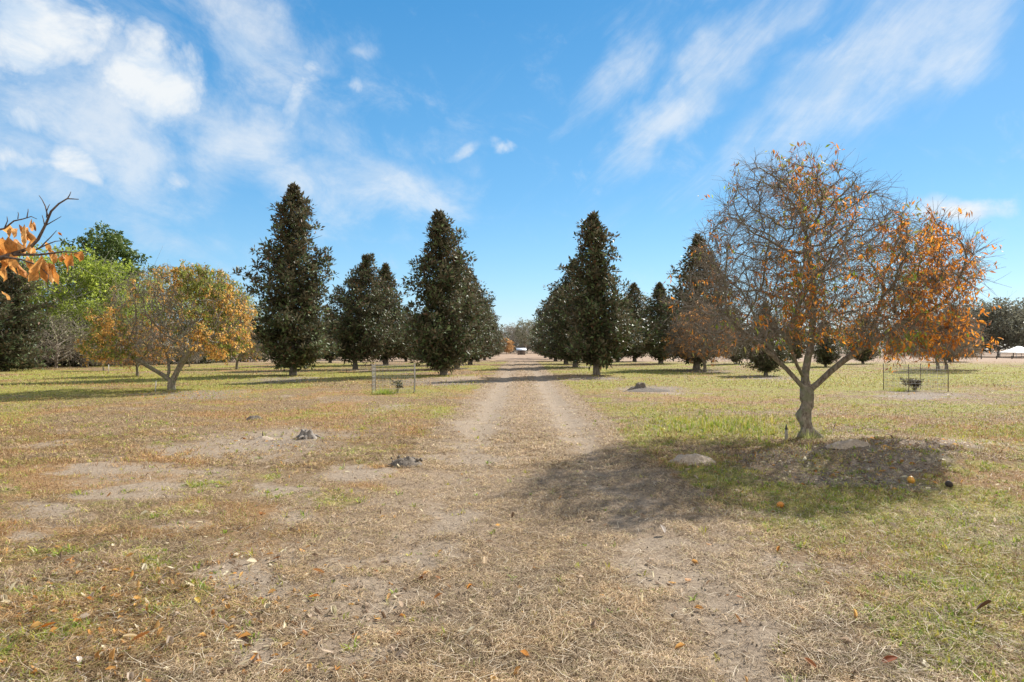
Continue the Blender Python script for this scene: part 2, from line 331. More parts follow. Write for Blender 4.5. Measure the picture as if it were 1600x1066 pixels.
# ------------------------------------------------------------------ ground
def spaced(lo, hi, f, mn):
    out = [lo]
    while out[-1] < hi: out.append(out[-1] + max(mn, f * abs(out[-1])))
    return np.array(out)
def build_ground():
    xs = spaced(0, 70, .011, .045); k = xs[-1]
    xs = np.concatenate([xs, spaced(k * 1.05, 2500, .06, 1)]); xs = np.concatenate([-xs[:0:-1], xs])
    ys = np.concatenate([np.arange(-60, -4, 4.), np.arange(-4, 1.8, .25), spaced(1.8, 110, .0075, .045)])
    ys = np.concatenate([ys, spaced(ys[-1] * 1.03, 4000, .05, 1)])
    X, Y = np.meshgrid(xs, ys); x = X.ravel(); y = Y.ravel(); z = height(x, y)
    nx, ny = len(xs), len(ys)
    i, j = np.meshgrid(np.arange(ny - 1), np.arange(nx - 1), indexing='ij'); a = (i * nx + j).ravel()
    mb = MB(); mb.add(np.stack([x, y, z], -1), np.stack([a, a + 1, a + nx + 1, a + nx], -1))
    me = mb.mesh('ground', color=False)
    names = ('dirt', 'green', 'rust', 'litter', 'road', 'far')
    for n, v in zip(names, cover(x, y)):
        at = me.attributes.new(n, 'FLOAT', 'POINT'); at.data.foreach_set('value', v.astype(np.float32))
    m, nt, N, L, p = new_mat('ground_soil_and_thatch')
    tc = N.new('ShaderNodeTexCoord'); P = tc.outputs['Object']
    def noise(s, d=5, r=.6, sx=1, sy=1):
        mp = N.new('ShaderNodeMapping'); mp.inputs['Scale'].default_value = (sx, sy, 1); L.new(P, mp.inputs[0])
        n = N.new('ShaderNodeTexNoise'); n.inputs['Scale'].default_value = s; n.inputs['Detail'].default_value = d; n.inputs['Roughness'].default_value = r; L.new(mp.outputs[0], n.inputs[0]); return n.outputs[0]
    def mathn(op, a, b, c=None):
        n = N.new('ShaderNodeMath'); n.operation = op
        for k, v in enumerate((a, b, c)):
            if v is None: continue
            if isinstance(v, (int, float)): n.inputs[k].default_value = v
            else: L.new(v, n.inputs[k])
        return n.outputs[0]
    def att(n):
        a = N.new('ShaderNodeAttribute'); a.attribute_name = n; return a.outputs['Fac']
    def ramp(v, lo, hi, c0, c1):
        r = N.new('ShaderNodeValToRGB'); e = r.color_ramp.elements; e[0].position = lo; e[1].position = hi; e[0].color = (*c0, 1); e[1].color = (*c1, 1); L.new(v, r.inputs[0]); return r.outputs[0]
    def mix(f, a, b):
        n = N.new('ShaderNodeMix'); n.data_type = 'RGBA'
        L.new(f, n.inputs['Factor'])
        for k, v in ((6, a), (7, b)):
            if isinstance(v, tuple): n.inputs[k].default_value = (*v, 1)
            else: L.new(v, n.inputs[k])
        return n.outputs[2]
    def sst(v, a, b, to=1):
        n = N.new('ShaderNodeMapRange'); n.interpolation_type = 'SMOOTHSTEP'; n.inputs['From Min'].default_value = a; n.inputs['From Max'].default_value = b; n.inputs['To Max'].default_value = to; L.new(v, n.inputs[0]); return n.outputs[0]
    fine = noise(60, 6, .75); mid = noise(9, 6, .7); coarse = noise(1.4, 5, .6)
    thatch = ramp(fine, .36, .66, (.06, .037, .02), (.34, .24, .14))
    thatch = mix(sst(mid, .38, .64, .6), thatch, (.25, .17, .095))
    soil = ramp(noise(35, 7, .7), .35, .68, (.19, .145, .105), (.40, .315, .225))
    greenc = ramp(noise(30, 5, .7), .35, .65, (.13, .13, .025), (.33, .31, .07))
    rustc = ramp(noise(40, 5, .7), .35, .65, (.16, .085, .035), (.42, .26, .12))
    litc = ramp(noise(45, 6, .8), .38, .62, (.07, .05, .035), (.36, .30, .24))
    def jit(a, amt=.5): return mathn('MULTIPLY_ADD', mathn('SUBTRACT', mid, .5), amt, a)
    c = mix(sst(jit(att('rust')), .15, .75, .8), thatch, rustc)
    c = mix(sst(jit(att('road')), .2, .8, .55), c, ramp(fine, .34, .66, (.16, .115, .08), (.44, .345, .25)))
    c = mix(sst(jit(att('green')), .12, .7, .9), c, greenc)
    c = mix(sst(mathn('MULTIPLY_ADD', mathn('SUBTRACT', fine, .5), .9, jit(att('dirt'), 1.0)), .3, .78), c, soil)
    c = mix(sst(jit(att('litter'), .7), .3, .75, .85), c, litc)
    farc = ramp(noise(.5, 6, .65, 1, 2.5), .35, .65, (.25, .17, .115), (.37, .265, .185))
    c = mix(att('far'), c, farc)
    L.new(c, p.inputs['Base Color']); p.inputs['Roughness'].default_value = .95; p.inputs['Specular IOR Level'].default_value = .1
    h = mathn('ADD', mathn('MULTIPLY', mid, .6), mathn('MULTIPLY', fine, .5))
    bp = N.new('ShaderNodeBump'); bp.inputs['Distance'].default_value = .035; bp.inputs['Strength'].default_value = .9; L.new(h, bp.inputs['Height']); L.new(bp.outputs[0], p.inputs['Normal'])
    o = link('ground', me, m); tag(o, kind='structure')
build_ground()

def sample_ground(n, d0, d1, rs, k=1.0, margin=.9, extra=0):
    """points on the ground, denser near the camera; k is how fast density falls with distance"""
    u = rs.random(n); e = 2 - k if k != 2 else 1e-6        # pdf over y ~ y^(1-k) after widening by y
    y = (d0 ** e + u * (d1 ** e - d0 ** e)) ** (1 / e)
    x = (rs.random(n) * 2 - 1) * (y * margin + 1.2 + extra)
    return x, y
def lerp(a, b, t): return np.asarray(a) * (1 - t) + np.asarray(b) * t
BLADE_V = np.array([[-.5, 0, 0], [.5, 0, 0], [-.42, .5, .6], [.42, .5, .6], [0, 1, 0]], float)
BLADE_F = [np.array([[0, 1, 3, 2]]), np.array([[2, 3, 4]])]
def build_dry():
    rs = np.random.RandomState(5); mb = MB()
    for n, d0, d1, k, wmin, lmul, tilt in ((560000, 2.4, 13, 2.6, .0023, 1.05, .4), (230000, 9, 34, 2.5, .006, 1.25, .6), (70000, 28, 95, 2.2, .02, 1.7, .9)):
        x, y = sample_ground(n, d0, d1, rs, k); D, G, U, T, W, FR = cover(x, y)
        clump = fbm(x * 5, y * 5, 71, 3)
        keep = rs.random(n) < np.clip(1.1 - D * 1.4 + (clump - .5) * 2.2, .06, 1) * (1 - .75 * T) * (1 - .45 * np.clip(G, 0, 1)) * (1 - .85 * FR)
        x, y, D, G, U, T, W, clump = [a[keep] for a in (x, y, D, G, U, T, W, clump)]; n = len(x)
        Lg = (.035 + .06 * rs.random(n) ** 1.5) * lmul; wd = wmin * (.7 + .7 * rs.random(n)) + .0002 * y
        az = rs.random(n) * 2 * np.pi; up = np.abs(rs.normal(size=n)) * tilt * (.45 + .8 * U) * (1 - .5 * W)
        dv = np.stack([np.cos(az) * np.cos(up), np.sin(az) * np.cos(up), np.sin(up)], -1)
        sd_ = np.stack([-np.sin(az), np.cos(az), rs.normal(size=n) * .4], -1)
        cu = np.cross(dv, sd_); cu[cu[:, 2] < 0] *= -1
        z = height(x, y) + rs.random(n) * .014
        t = rs.random(n)[:, None]; t2 = rs.random(n)[:, None]
        patch = sstep(.35, .65, fbm(x * 1.7, y * 1.7, 83, 3))[:, None]; col = lerp(lerp((.12, .062, .024), (.58, .40, .185), t), lerp((.14, .085, .045), (.62, .475, .29), t), patch); col = np.where(t2 < .25, col * np.array([.98, .93, .9]) + .03, col)
        ru = sstep(.25, .85, U + (rs.random(n) - .5) * .5)[:, None]; col = col * (1 - ru * .75) + lerp((.20, .095, .035), (.54, .33, .14), t) * ru * .75
        col = np.where((rs.random(n) < .09 + .45 * G)[:, None], lerp((.20, .21, .04), (.46, .44, .10), t), col)
        rdw = W[:, None] * .55; col = col * (1 - rdw) + lerp((.18, .125, .075), (.66, .52, .35), t) * rdw
        col = col * (.38 + 1.05 * clump[:, None])
        scatter(mb, BLADE_V, BLADE_F, np.stack([x, y, z], -1), sd_ * wd[:, None], dv * Lg[:, None], cu * (Lg * .35)[:, None], col)
    n = 16000; x, y = sample_ground(n, 2.4, 12, rs, 2.4); D, G, U, T, W, FR = cover(x, y); keep = rs.random(n) < 1 - .8 * D; x, y = x[keep], y[keep]; n = len(x)
    az = rs.random(n) * 6.283; up = np.abs(rs.normal(size=n)) * .14; Lg = .08 + .10 * rs.random(n) ** 2; dv = np.stack([np.cos(az) * np.cos(up), np.sin(az) * np.cos(up), np.sin(up)], -1)
    sd_ = np.stack([-np.sin(az), np.cos(az), 0 * az], -1); cu = sd_ * (rs.normal(size=n) * .6)[:, None] + np.array([0, 0, .15])
    scatter(mb, BLADE_V, BLADE_F, np.stack([x, y, height(x, y) + .012 + .012 * rs.random(n)], -1), sd_ * (.0028 + .0012 * rs.random(n))[:, None], dv * Lg[:, None], cu * (Lg * .35)[:, None], lerp((.42, .32, .2), (.78, .68, .52), rs.random(n)[:, None]))
    o = link('dry_grass', mb.mesh('dry_grass'), M_BLADE); tag(o, 'matted tan dry grass and thatch over the field', 'grass', kind='stuff')
def build_green():
    rs = np.random.RandomState(6); mb = MB()
    for n, d0, d1, k, wmin, hm, per in ((20000, 2.5, 16, 2.4, .0045, .9, 9), (22000, 2.5, 15, 2.3, .012, .85, 8), (26000, 12, 42, 2.4, .011, 1.0, 6), (18000, 35, 95, 2.1, .03, 1.2, 4)):
        x, y = sample_ground(n, d0, d1, rs, k); D, G, U, T, W, FR = cover(x, y)
        keep = rs.random(n) < np.clip((G - .10) * 1.9 * sstep(.38, .6, fbm(x * 4.5, y * 4.5, 97, 2)) * np.where(y < 20, 1.9, 1), .04 * (y < 20), 1) * (1 - .7 * W) * (1 - FR)
        x, y, G = x[keep], y[keep], G[keep]; n = len(x)
        tall = blobmask(x, y, [(1120, 668, 120, 20, 1), (1200, 690, 60, 12, .6), (1265, 715, 25, 14, .5)]); x = np.repeat(x, per); y = np.repeat(y, per)
        hue = np.repeat(rs.random(n), per)[:, None]; tl = np.repeat(tall, per); sz = np.repeat(.6 + .8 * rs.random(n), per); m = len(x)
        a0 = rs.random(m) * 6.283; rr = rs.random(m) * .035 * sz; x = x + np.cos(a0) * rr; y = y + np.sin(a0) * rr
        Lg = (.03 + .04 * rs.random(m)) * sz * hm * (1 + 2.6 * tl * rs.random(m)); wd = (wmin * (.6 + .7 * rs.random(m)) + .0002 * y)
        az = a0 + rs.normal(size=m) * .5; up = .25 + .9 * rs.random(m) + .4 * tl
        dv = np.stack([np.cos(az) * np.cos(up), np.sin(az) * np.cos(up), np.sin(up)], -1); s_ = np.stack([-np.sin(az), np.cos(az), 0 * az], -1)
        cu = np.cross(dv, s_); cu[cu[:, 2] < 0] *= -1
        t = rs.random(m)[:, None]; col = lerp(lerp((.13, .20, .025), (.32, .42, .06), t), lerp((.30, .29, .04), (.54, .46, .10), t), sstep(.25, .8, hue + .25 * sstep(8, 25, np.repeat(y[::per], per))[:, None]))
        pale = (rs.random(m) < .2)[:, None]; col = np.where(pale, (.45, .40, .22), col)
        scatter(mb, BLADE_V, BLADE_F, np.stack([x, y, height(x, y) - .003], -1), s_ * wd[:, None], dv * Lg[:, None], cu * (Lg * .25)[:, None], col)
    o = link('green_grass', mb.mesh('green_grass'), M_BLADE); tag(o, 'yellow green weeds and grass tufts among the dry thatch', 'grass', kind='stuff')
LEAF_V = np.array([[0, 0, 0], [-.5, .35, .12], [.5, .35, .12], [-.42, .7, .18], [.42, .7, .18], [0, 1, .05], [0, .5, 0]], float)
LEAF_F = [np.array([[0, 6, 1], [0, 2, 6], [3, 6, 5], [6, 4, 5]]), np.array([[1, 6, 3, 3]])[:, :3], np.array([[2, 4, 6]])]
def build_litter():
    rs = np.random.RandomState(7); mb = MB()
    n = 85000; x, y = sample_ground(n, 2.4, 45, rs, 2.2); x2, y2 = sample_ground(15000, 2.4, 9, rs, 2.4); x = np.concatenate([x, x2]); y = np.concatenate([y, y2]); n = len(x); D, G, U, T, W, FR = cover(x, y)
    near = np.exp(-(((x + 2.9) / 2.0) ** 2 + ((y - 3.7) / 1.5) ** 2))
    keep = rs.random(n) < np.clip(.035 + .9 * T ** 1.3 + .62 * near, 0, 1) * (1 - .4 * D * (T < .3))
    x, y, T, near = x[keep], y[keep], T[keep], near[keep]; n = len(x)
    d = nrm(np.stack([rs.normal(size=n), rs.normal(size=n), rs.normal(size=n) * .35], -1)); s_, u = frame(d, rs)
    s_ = nrm(np.stack([-d[:, 1], d[:, 0], rs.normal(size=n) * .5], -1)); u = nrm(np.cross(s_, d)); u *= np.sign(rs.normal(size=n))[:, None]
    Lg = .025 + .06 * rs.random(n) ** 1.6; Lg *= np.where(T > .4, 1.15, 1)
    t = rs.random(n)[:, None]; r2 = rs.random(n)[:, None]
    col = lerp((.16, .10, .06), (.50, .40, .30), t)
    orange = r2 < (.2 + .38 * near[:, None]); col = np.where(orange, lerp((.34, .13, .03), (.60, .36, .12), t), col); cream = (rs.random(n) < .18)[:, None]; col = np.where(cream, lerp((.52, .44, .28), (.72, .64, .46), t), col)
    og = blobmask(x, y, [(290, 612, 150, 14, 1)])[:, None] > .25; col = np.where(og & (r2 < .8), lerp((.45, .15, .02), (.68, .32, .06), t), col)
    scatter(mb, LEAF_V, LEAF_F, np.stack([x, y, height(x, y) - .002 + .016 * rs.random(n)], -1), s_ * (Lg * (.2 + .28 * rs.random(n)))[:, None], d * Lg[:, None], u * (Lg * (.6 + 1.5 * rs.random(n)))[:, None], col)
    o = link('leaf_litter', mb.mesh('leaf_litter'), M_DRY); tag(o, 'fallen brown and orange leaves scattered over the ground', 'leaves', kind='stuff')
    # crumbs of soil and broken twigs
    mb = MB(); n = 26000; x, y = sample_ground(n, 2.4, 16, rs, 2.4); D, G, U, T, W, FR = cover(x, y)
    keep = rs.random(n) < np.clip(.12 + .5 * D + .5 * T, 0, 1); x, y = x[keep], y[keep]; n = len(x)
    CV = np.array([[1, 0, 0], [0, 1, 0], [-1, 0, 0], [0, -1, 0], [0, 0, 1], [0, 0, -.6]], float); CF = [np.array([[0, 1, 4], [1, 2, 4], [2, 3, 4], [3, 0, 4], [1, 0, 5], [2, 1, 5], [3, 2, 5], [0, 3, 5]])]
    A = nrm(rs.normal(size=(n, 3))); B, C = frame(A, rs); s = (.003 + .008 * rs.random(n) ** 3)[:, None]
    col = lerp((.10, .08, .06), (.34, .28, .22), rs.random(n)[:, None])
    st = rs.random(n)[:, None] < .35
    A = np.where(st, np.stack([A[:, 0], A[:, 1], A[:, 2] * .15], -1) * s * 5, A * s); scatter(mb, CV, CF, np.stack([x, y, height(x, y) + .004], -1), A, B * s * np.where(st, .3, 1), C * s * np.where(st, .3, 1), col)
    o = link('soil_crumbs', mb.mesh('soil_crumbs', smooth=False), tint_mat('crumb')); tag(o, 'small crumbs of dark soil and broken twigs on bare patches', 'soil crumbs', kind='stuff')
build_dry(); build_green(); build_litter()

# ------------------------------------------------------------------ tree machinery
def spacecol(att, nodes, parents, step=.14, infl=1.1, kill=.26, iters=110, rs=None, grav=0.0):
    P = [np.array(p, float) for p in nodes]; par = list(parents); att = np.array(att, float)
    N = np.array(P); d = np.linalg.norm(att[:, None] - N[None], axis=2); near = d.argmin(1); nd_ = d.min(1)
    alive = nd_ > kill; kids = {}
    for it in range(iters):
        idx = np.where(alive & (nd_ < infl))[0]
        if len(idx) == 0:
            idx = np.where(alive)[0]
            if len(idx) == 0: break
            idx = idx[nd_[idx] < nd_[idx].min() + .4]
        src = near[idx]; Parr = np.array(P); v = nrm(att[idx] - Parr[src])
        us, inv = np.unique(src, return_inverse=True); acc = np.zeros((len(us), 3)); np.add.at(acc, inv.ravel(), v)
        acc = nrm(nrm(acc) + rs.normal(size=acc.shape) * .18 + np.array([0, 0, grav])); new = []
        for s_, dv in zip(us, acc):
            q = Parr[s_] + dv * step
            k = kids.setdefault(int(s_), [])
            if any(np.linalg.norm(q - o) < step * .35 for o in k): continue
            k.append(q); P.append(q); par.append(int(s_)); new.append(len(P) - 1)
        if not new: break
        Q = np.array([P[i] for i in new]); al = np.where(alive)[0]
        dd = np.linalg.norm(att[al][:, None] - Q[None], axis=2); m = dd.min(1); am = dd.argmin(1)
        b = m < nd_[al]; near[al[b]] = np.array(new)[am[b]]; nd_[al[b]] = m[b]; alive[al[m < kill]] = False
    return np.array(P), np.array(par)
def radii(P, par, tip, n=2.4, cap=None):
    r = np.zeros(len(P)); acc = np.zeros(len(P))
    for i in range(len(P) - 1, -1, -1):
        r[i] = max(tip, acc[i] ** (1 / n)) if acc[i] > 0 else tip
        if par[i] >= 0: acc[par[i]] += r[i] ** n
    return r
def branches(mb, P, par, r, rs, col=(1,1,1), jitter=.0, gnarl=0.0):
    ch = [[] for _ in P]
    for i, p in enumerate(par):
        if p >= 0: ch[p].append(i)
    stack = [(0, None)]
    while stack:
        i, pr = stack.pop(); chain = [] if pr is None else [pr]; c = i
        while True:
            chain.append(c)
            if not ch[c]: break
            k = sorted(ch[c], key=lambda q: -r[q]); 
            for q in k[1:]: stack.append((q, c))
            c = k[0]
        pts = P[chain].copy(); rr = r[chain].copy()
        if pr is not None: rr[0] = rr[1] if len(rr) > 1 else rr[0]
        if len(pts) < 2: continue
        mx = rr.max(); sides = 12 if mx > .06 else 7 if mx > .02 else 4 if mx > .009 else 3
        if mx > .02 and len(pts) > 3:
            pts[1:-1] = (pts[:-2] + 2 * pts[1:-1] + pts[2:]) / 4
        if mx > .06 and gnarl:
            k_ = len(pts); u_ = np.linspace(0, k_ - 1, (k_ - 1) * 4 + 1); i_ = np.clip(u_.astype(int), 0, k_ - 2); f_ = (u_ - i_)[:, None]
            a_ = pts[np.maximum(i_ - 1, 0)]; b_ = pts[i_]; c_ = pts[i_ + 1]; d_ = pts[np.minimum(i_ + 2, k_ - 1)]
            pts = .5 * ((2 * b_) + (c_ - a_) * f_ + (2 * a_ - 5 * b_ + 4 * c_ - d_) * f_ ** 2 + (3 * b_ - a_ - 3 * c_ + d_) * f_ ** 3); rr = np.interp(u_, np.arange(k_), rr)
            sides = 20 if mx > .1 else 12; rr = rr * (1 + .28 * (fbm(u_ * .55, u_ * 0 + mx * 90, 5, 3) - .5))
        if False: rr = rr * (1 + rs.normal(size=len(rr)) * gnarl)
        tube(mb, pts, rr, sides, col, cap=False, rough=(.035 if mx > .06 and gnarl else 0), rs=rs)
def twigs(mb, B, D, Lg, rad, rs, col=(1,1,1), droop=0.0):
    """three-joint twigs from B along D; returns points along them"""
    n = len(B); s_, u = frame(D, rs); bend = rs.normal(size=(n, 1)) * .35
    p0 = B; p1 = B + D * Lg[:, None] * .5; d2 = nrm(D + s_ * bend + np.array([0, 0, -droop])); p2 = p1 + d2 * Lg[:, None] * .5
    a = np.array([0, 2.094, 4.188]); pts = [p0, p1, p2]; rads = [1, .75, .4]; V = []
    for p, k in zip(pts, rads):
        for t in a: V.append(p + (np.cos(t) * s_ + np.sin(t) * u) * (rad * k)[:, None])
    V = np.stack(V, 1); q = []
    for i in range(2):
        for j in range(3): q.append([i * 3 + j, i * 3 + (j + 1) % 3, (i + 1) * 3 + (j + 1) % 3, (i + 1) * 3 + j])
    q = np.array(q); mb.add(V.reshape(-1, 3), (q[None] + (np.arange(n) * 9)[:, None, None]).reshape(-1, 4), col)
    return p1, p2, d2
SL_V = np.array([[0, 0, 0], [-.5, .45, .16], [.5, .45, .16], [0, 1, -.05], [0, .5, 0]], float)
SL_F = [np.array([[0, 4, 1], [0, 2, 4], [1, 4, 3], [4, 2, 3]])]
def leaves(mb, P, d, Lg, wr, rs, col):
    s_, u = frame(d, rs); scatter(mb, SL_V, SL_F, P, s_ * (Lg * wr)[:, None], d * Lg[:, None], u * (Lg * .8)[:, None], col)

# ---- outline test in the tree's own x/z plane; depth follows a rounded section
def in_outline(x, z, poly):
    n = len(poly); ins = np.zeros(len(x), bool)
    for i in range(n):
        x1, z1 = poly[i]; x2, z2 = poly[(i + 1) % n]
        c = ((z1 > z) != (z2 > z)) & (x < (x2 - x1) * (z - z1) / (z2 - z1 + 1e-12) + x1); ins ^= c
    return ins
def crown_points(poly, n, rs, depth=.95, hollow=.35, x0=0.):
    poly = np.array(poly); lo, hi = poly.min(0), poly.max(0); out = []
    zz = np.linspace(lo[1], hi[1], 60); wl = []; 
    gx = np.linspace(lo[0], hi[0], 160)
    for z in zz:
        m = in_outline(gx, np.full(160, z), poly); wl.append((gx[m].min(), gx[m].max()) if m.any() else (0, 0))
    wl = np.array(wl); got = 0
    while got < n:
        x = rs.uniform(lo[0], hi[0], n * 3); z = rs.uniform(lo[1], hi[1], n * 3)
        a = np.interp(z, zz, wl[:, 0]); b = np.interp(z, zz, wl[:, 1]); hw = (b - a) / 2; c = (a + b) / 2
        y = rs.uniform(-1, 1, n * 3) * hw.max() * depth
        ok = in_outline(x, z, poly) & (((x - c) / (hw + .01)) ** 2 + (y / (np.sqrt(hw * hw.max()) * depth + .01)) ** 2 < 1)
        t = ((x - c) / (hw + .01)) ** 2 + (y / (hw * depth + .01)) ** 2
        ok &= rs.random(n * 3) < hollow + (1 - hollow) * t
        p = np.stack([x, y, z], -1)[ok]; out.append(p); got += len(p)
    return np.concatenate(out)[:n]

def citrus(name, seed, skel, spar, poly, natt, ntwig, nleaf, leafcol, label, loc, cat='tree', group=None, step=.14, tip=.006, twr=.0045, leafL=.085, droop=.1, rmul=1.0, kill=.26, depth=.95, leafmask=None, clump=1.4, twl=.3, tipn=2.4, narrow=1., burl=None, knobs=()):
    rs = np.random.RandomState(seed)
    att = crown_points(poly, natt, rs, depth)
    P, par = spacecol(att, skel, spar, step=step, rs=rs, kill=kill, infl=step * 8)
    r = radii(P, par, tip, tipn) * rmul
    ns = len(skel)
    root = empty(name, loc, label, cat, group)
    r[0] *= 1.35; r[1] *= 1.12
    if burl: r[:len(burl)] *= np.array(burl)
    mb = MB(); branches(mb, P, par, r, rs, gnarl=.07)
    for (ax_, ay_, az_, bx_, by_, amp, sg) in knobs:             # burls: push the bark outward round a point
        for V_ in mb.v:
            if abs(V_[0, 2]) > 3 and V_[:, 2].min() > 2: continue
            c_ = np.array([ax_ + bx_, ay_ + by_, az_]); w_ = np.exp(-((V_ - c_) ** 2).sum(1) / sg ** 2); dd_ = nrm(np.array([[bx_, by_, 0.]]))
            V_ += (w_[:, None] * amp * dd_).astype(np.float32)
    # twigs from thin nodes
    thin = np.where(r < .02)[0]; thin = thin[thin >= ns]
    B = rs.choice(thin, ntwig); dirp = nrm(P[B] - P[par[B]]); D = nrm(dirp * .8 + rs.normal(size=(ntwig, 3)) * .62 + np.array([0, 0, -droop]))
    Lg = twl * (.5 + rs.random(ntwig)); mt = MB(); tc_ = lerp((.75, .72, .7), (1.1, 1.05, 1.0), rs.random(ntwig)[:, None])
    p1, p2, d2 = twigs(mt, P[B], D, Lg, np.full(ntwig, twr), rs, droop=droop)
    # second generation
    k = ntwig; D2 = nrm(d2 + rs.normal(size=(k, 3)) * .6); q1, q2, e2 = twigs(mt, p1, D2, Lg * .6, np.full(k, twr * .7), rs, droop=droop)
    tr = link('trunk', mb.mesh('trunk'), M_BARK, root)
    link('twigs', mt.mesh('twigs'), M_TWIG, root)
    # leaves at twig ends, clumped
    pts = np.concatenate([p2, q2, p1, q1]); w = fbm(pts[:, 0] * clump + 5, pts[:, 2] * clump + pts[:, 1] * clump * .8, seed, 3)
    pr = sstep(.38, .68, w) + .05
    if leafmask is not None: pr = pr * leafmask(pts)
    pr = pr / pr.sum(); I = np.repeat(rs.choice(len(pts), nleaf // 6 + 1, p=pr), 6)[:nleaf]
    P0 = pts[I] + rs.normal(size=(nleaf, 3)) * .045
    d = nrm(np.stack([rs.normal(size=nleaf) * .55, rs.normal(size=nleaf) * .55, -.75 + rs.normal(size=nleaf) * .55], -1))
    col = leafcol(P0, rs); mf = MB()
    leaves(mf, P0, d, leafL * (.6 + .7 * rs.random(nleaf)), (.30 + .22 * rs.random(nleaf)) * narrow, rs, col)
    link('foliage', mf.mesh('foliage'), M_DRY, root)
    return root

def dup(root, loc, rz, label, scale=1., group=None):
    o = root.copy(); COL.objects.link(o); o.location = loc; o.rotation_euler = (0, 0, rz); o.scale = (scale,) * 3 if not isinstance(scale, tuple) else scale
    o['label'] = label
    if group: o['group'] = group
    for c in root.children:
        k = c.copy(); COL.objects.link(k); k.parent = o
    return o
def at(px, py, dz=0):
    x, y = gp(px, py); return (x, y, float(height(x, y)) + dz)

# ------------------------------------------------------------------ the big citrus on the right
def main_tree():
    s = 12.0 / F
    X, Y, Z = at(1262, 686); s = Y / F; o = (1262, 686)
    def q(px, py): return ((px - o[0]) * s, (o[1] - py) * s)
    def q3(px, py, dy=0): a = q(px, py); return (a[0], dy, a[1])
    sk = [q3(1264, 690), q3(1260, 668, .02), q3(1254, 648, .03), q3(1262, 630, .02), q3(1260, 612), q3(1248, 596, -.05), q3(1232, 578, -.1), q3(1216, 558, -.15), q3(1204, 536, -.2), q3(1196, 510, -.25),
          q3(1256, 590, .1), q3(1262, 566, .2), q3(1268, 540, .25), q3(1272, 508, .3), q3(1270, 470, .3),
          q3(1278, 600, .05), q3(1292, 580, 0), q3(1312, 562, -.05), q3(1336, 545, -.1), q3(1362, 528, -.1), q3(1392, 505, -.1),
          q3(1246, 574, -.3), q3(1238, 548, -.5), q3(1228, 520, -.7), q3(1268, 545, .45), q3(1280, 520, .7), q3(1290, 500, .95), q3(1180, 530, -.5), q3(1160, 510, -.7),
          q3(1330, 520, .4), q3(1352, 490, .6), q3(1275, 430, .3), q3(1262, 390, .2)]
    sp = [-1, 0, 1, 2, 3, 4, 5, 6, 7, 8, 4, 10, 11, 12, 13, 4, 15, 16, 17, 18, 19, 10, 21, 22, 11, 24, 25, 7, 27, 18, 29, 14, 31]
    out = [(1075, 528), (1052, 480), (1062, 430), (1085, 395), (1098, 350), (1130, 300), (1150, 252), (1205, 228), (1250, 250), (1280, 268), (1330, 266), (1375, 292), (1405, 335), (1450, 352), (1490, 372),
           (1528, 402), (1532, 445), (1505, 490), (1522, 525), (1480, 560), (1400, 556), (1330, 530), (1250, 520), (1180, 545), (1120, 548)]
    out = [(1275 + (a - 1275) * (.88 if a > 1275 else 1.0), 540 + (b - 540) * .98) for a, b in out]
    poly = [q(*p) for p in out]
    def lm(p):
        px = o[0] + p[:, 0] / s; py = o[1] - p[:, 2] / s
        m = .14 + 1.15 * np.exp(-(((px - 1425) / 85) ** 2 + ((py - 480) / 80) ** 2)) + .8 * np.exp(-(((px - 1420) / 60) ** 2 + ((py - 390) / 35) ** 2)) + .55 * sstep(340, 270, py) * sstep(1120, 1240, px)
        m += .6 * np.exp(-(((px - 1245) / 30) ** 2 + ((py - 470) / 60) ** 2)) + .45 * np.exp(-(((px - 1320) / 50) ** 2 + ((py - 330) / 50) ** 2)) + .6 * np.exp(-(((px - 1325) / 60) ** 2 + ((py - 545) / 25) ** 2))
        return m
    def lc(P, rs):
        n = len(P); px = o[0] + P[:, 0] / s; py = o[1] - P[:, 2] / s; t = rs.random(n)[:, None]
        c = lerp((.42, .13, .015), (.74, .32, .045), t)
        top = (rs.random(n) < .25 + .55 * sstep(420, 280, py))[:, None]; c = np.where(top, lerp((.18, .075, .035), (.40, .20, .10), t), c)
        ol = (rs.random(n) < .30 * sstep(1440, 1380, px))[:, None]; c = np.where(ol, lerp((.13, .125, .035), (.29, .28, .09), t), c)
        g = (rs.random(n) < .03 + .85 * (vn(P[:, 0] * 2.2 + 3, P[:, 2] * 2.2, 91) > .84) * (px < 1400))[:, None]
        return np.where(g, lerp((.16, .24, .03), (.32, .40, .06), t), c)
    # x outline is the photo's front view: the tree's local x runs across the view
    t = citrus('citrus_tree', 11, sk, sp, poly, 2700, 8800, 9800, lc, 'large half bare citrus tree with crooked trunk and orange dead leaves on the sandy mound', (X, Y, Z - .03), 'tree', None, step=.115, tip=.0075, kill=.245,
               leafmask=lm, leafL=.10, twr=.004, rmul=1.04, twl=.36, narrow=.72, burl=(1.35, 1.05, 1.25, .85, 1.2), knobs=[(0,0,.42,-.14,0,.065,.09),(0,0,.20,.12,-.08,.09,.10),(-.05,0,.62,.13,-.05,.07,.10),(-.02,0,.80,.12,-.1,.08,.12),(-.03,0,.30,-.08,-.13,.07,.08),(0,0,.03,.17,-.05,.16,.10),(0,0,.02,-.16,-.08,.15,.10),(0,0,.02,.02,-.18,.14,.09),(0,0,.72,-.13,-.05,.06,.08)], depth=.9, tipn=2.55)
    t.rotation_euler = (0, 0, -math.atan2(X, Y) * .9)
    return t
main_tree()

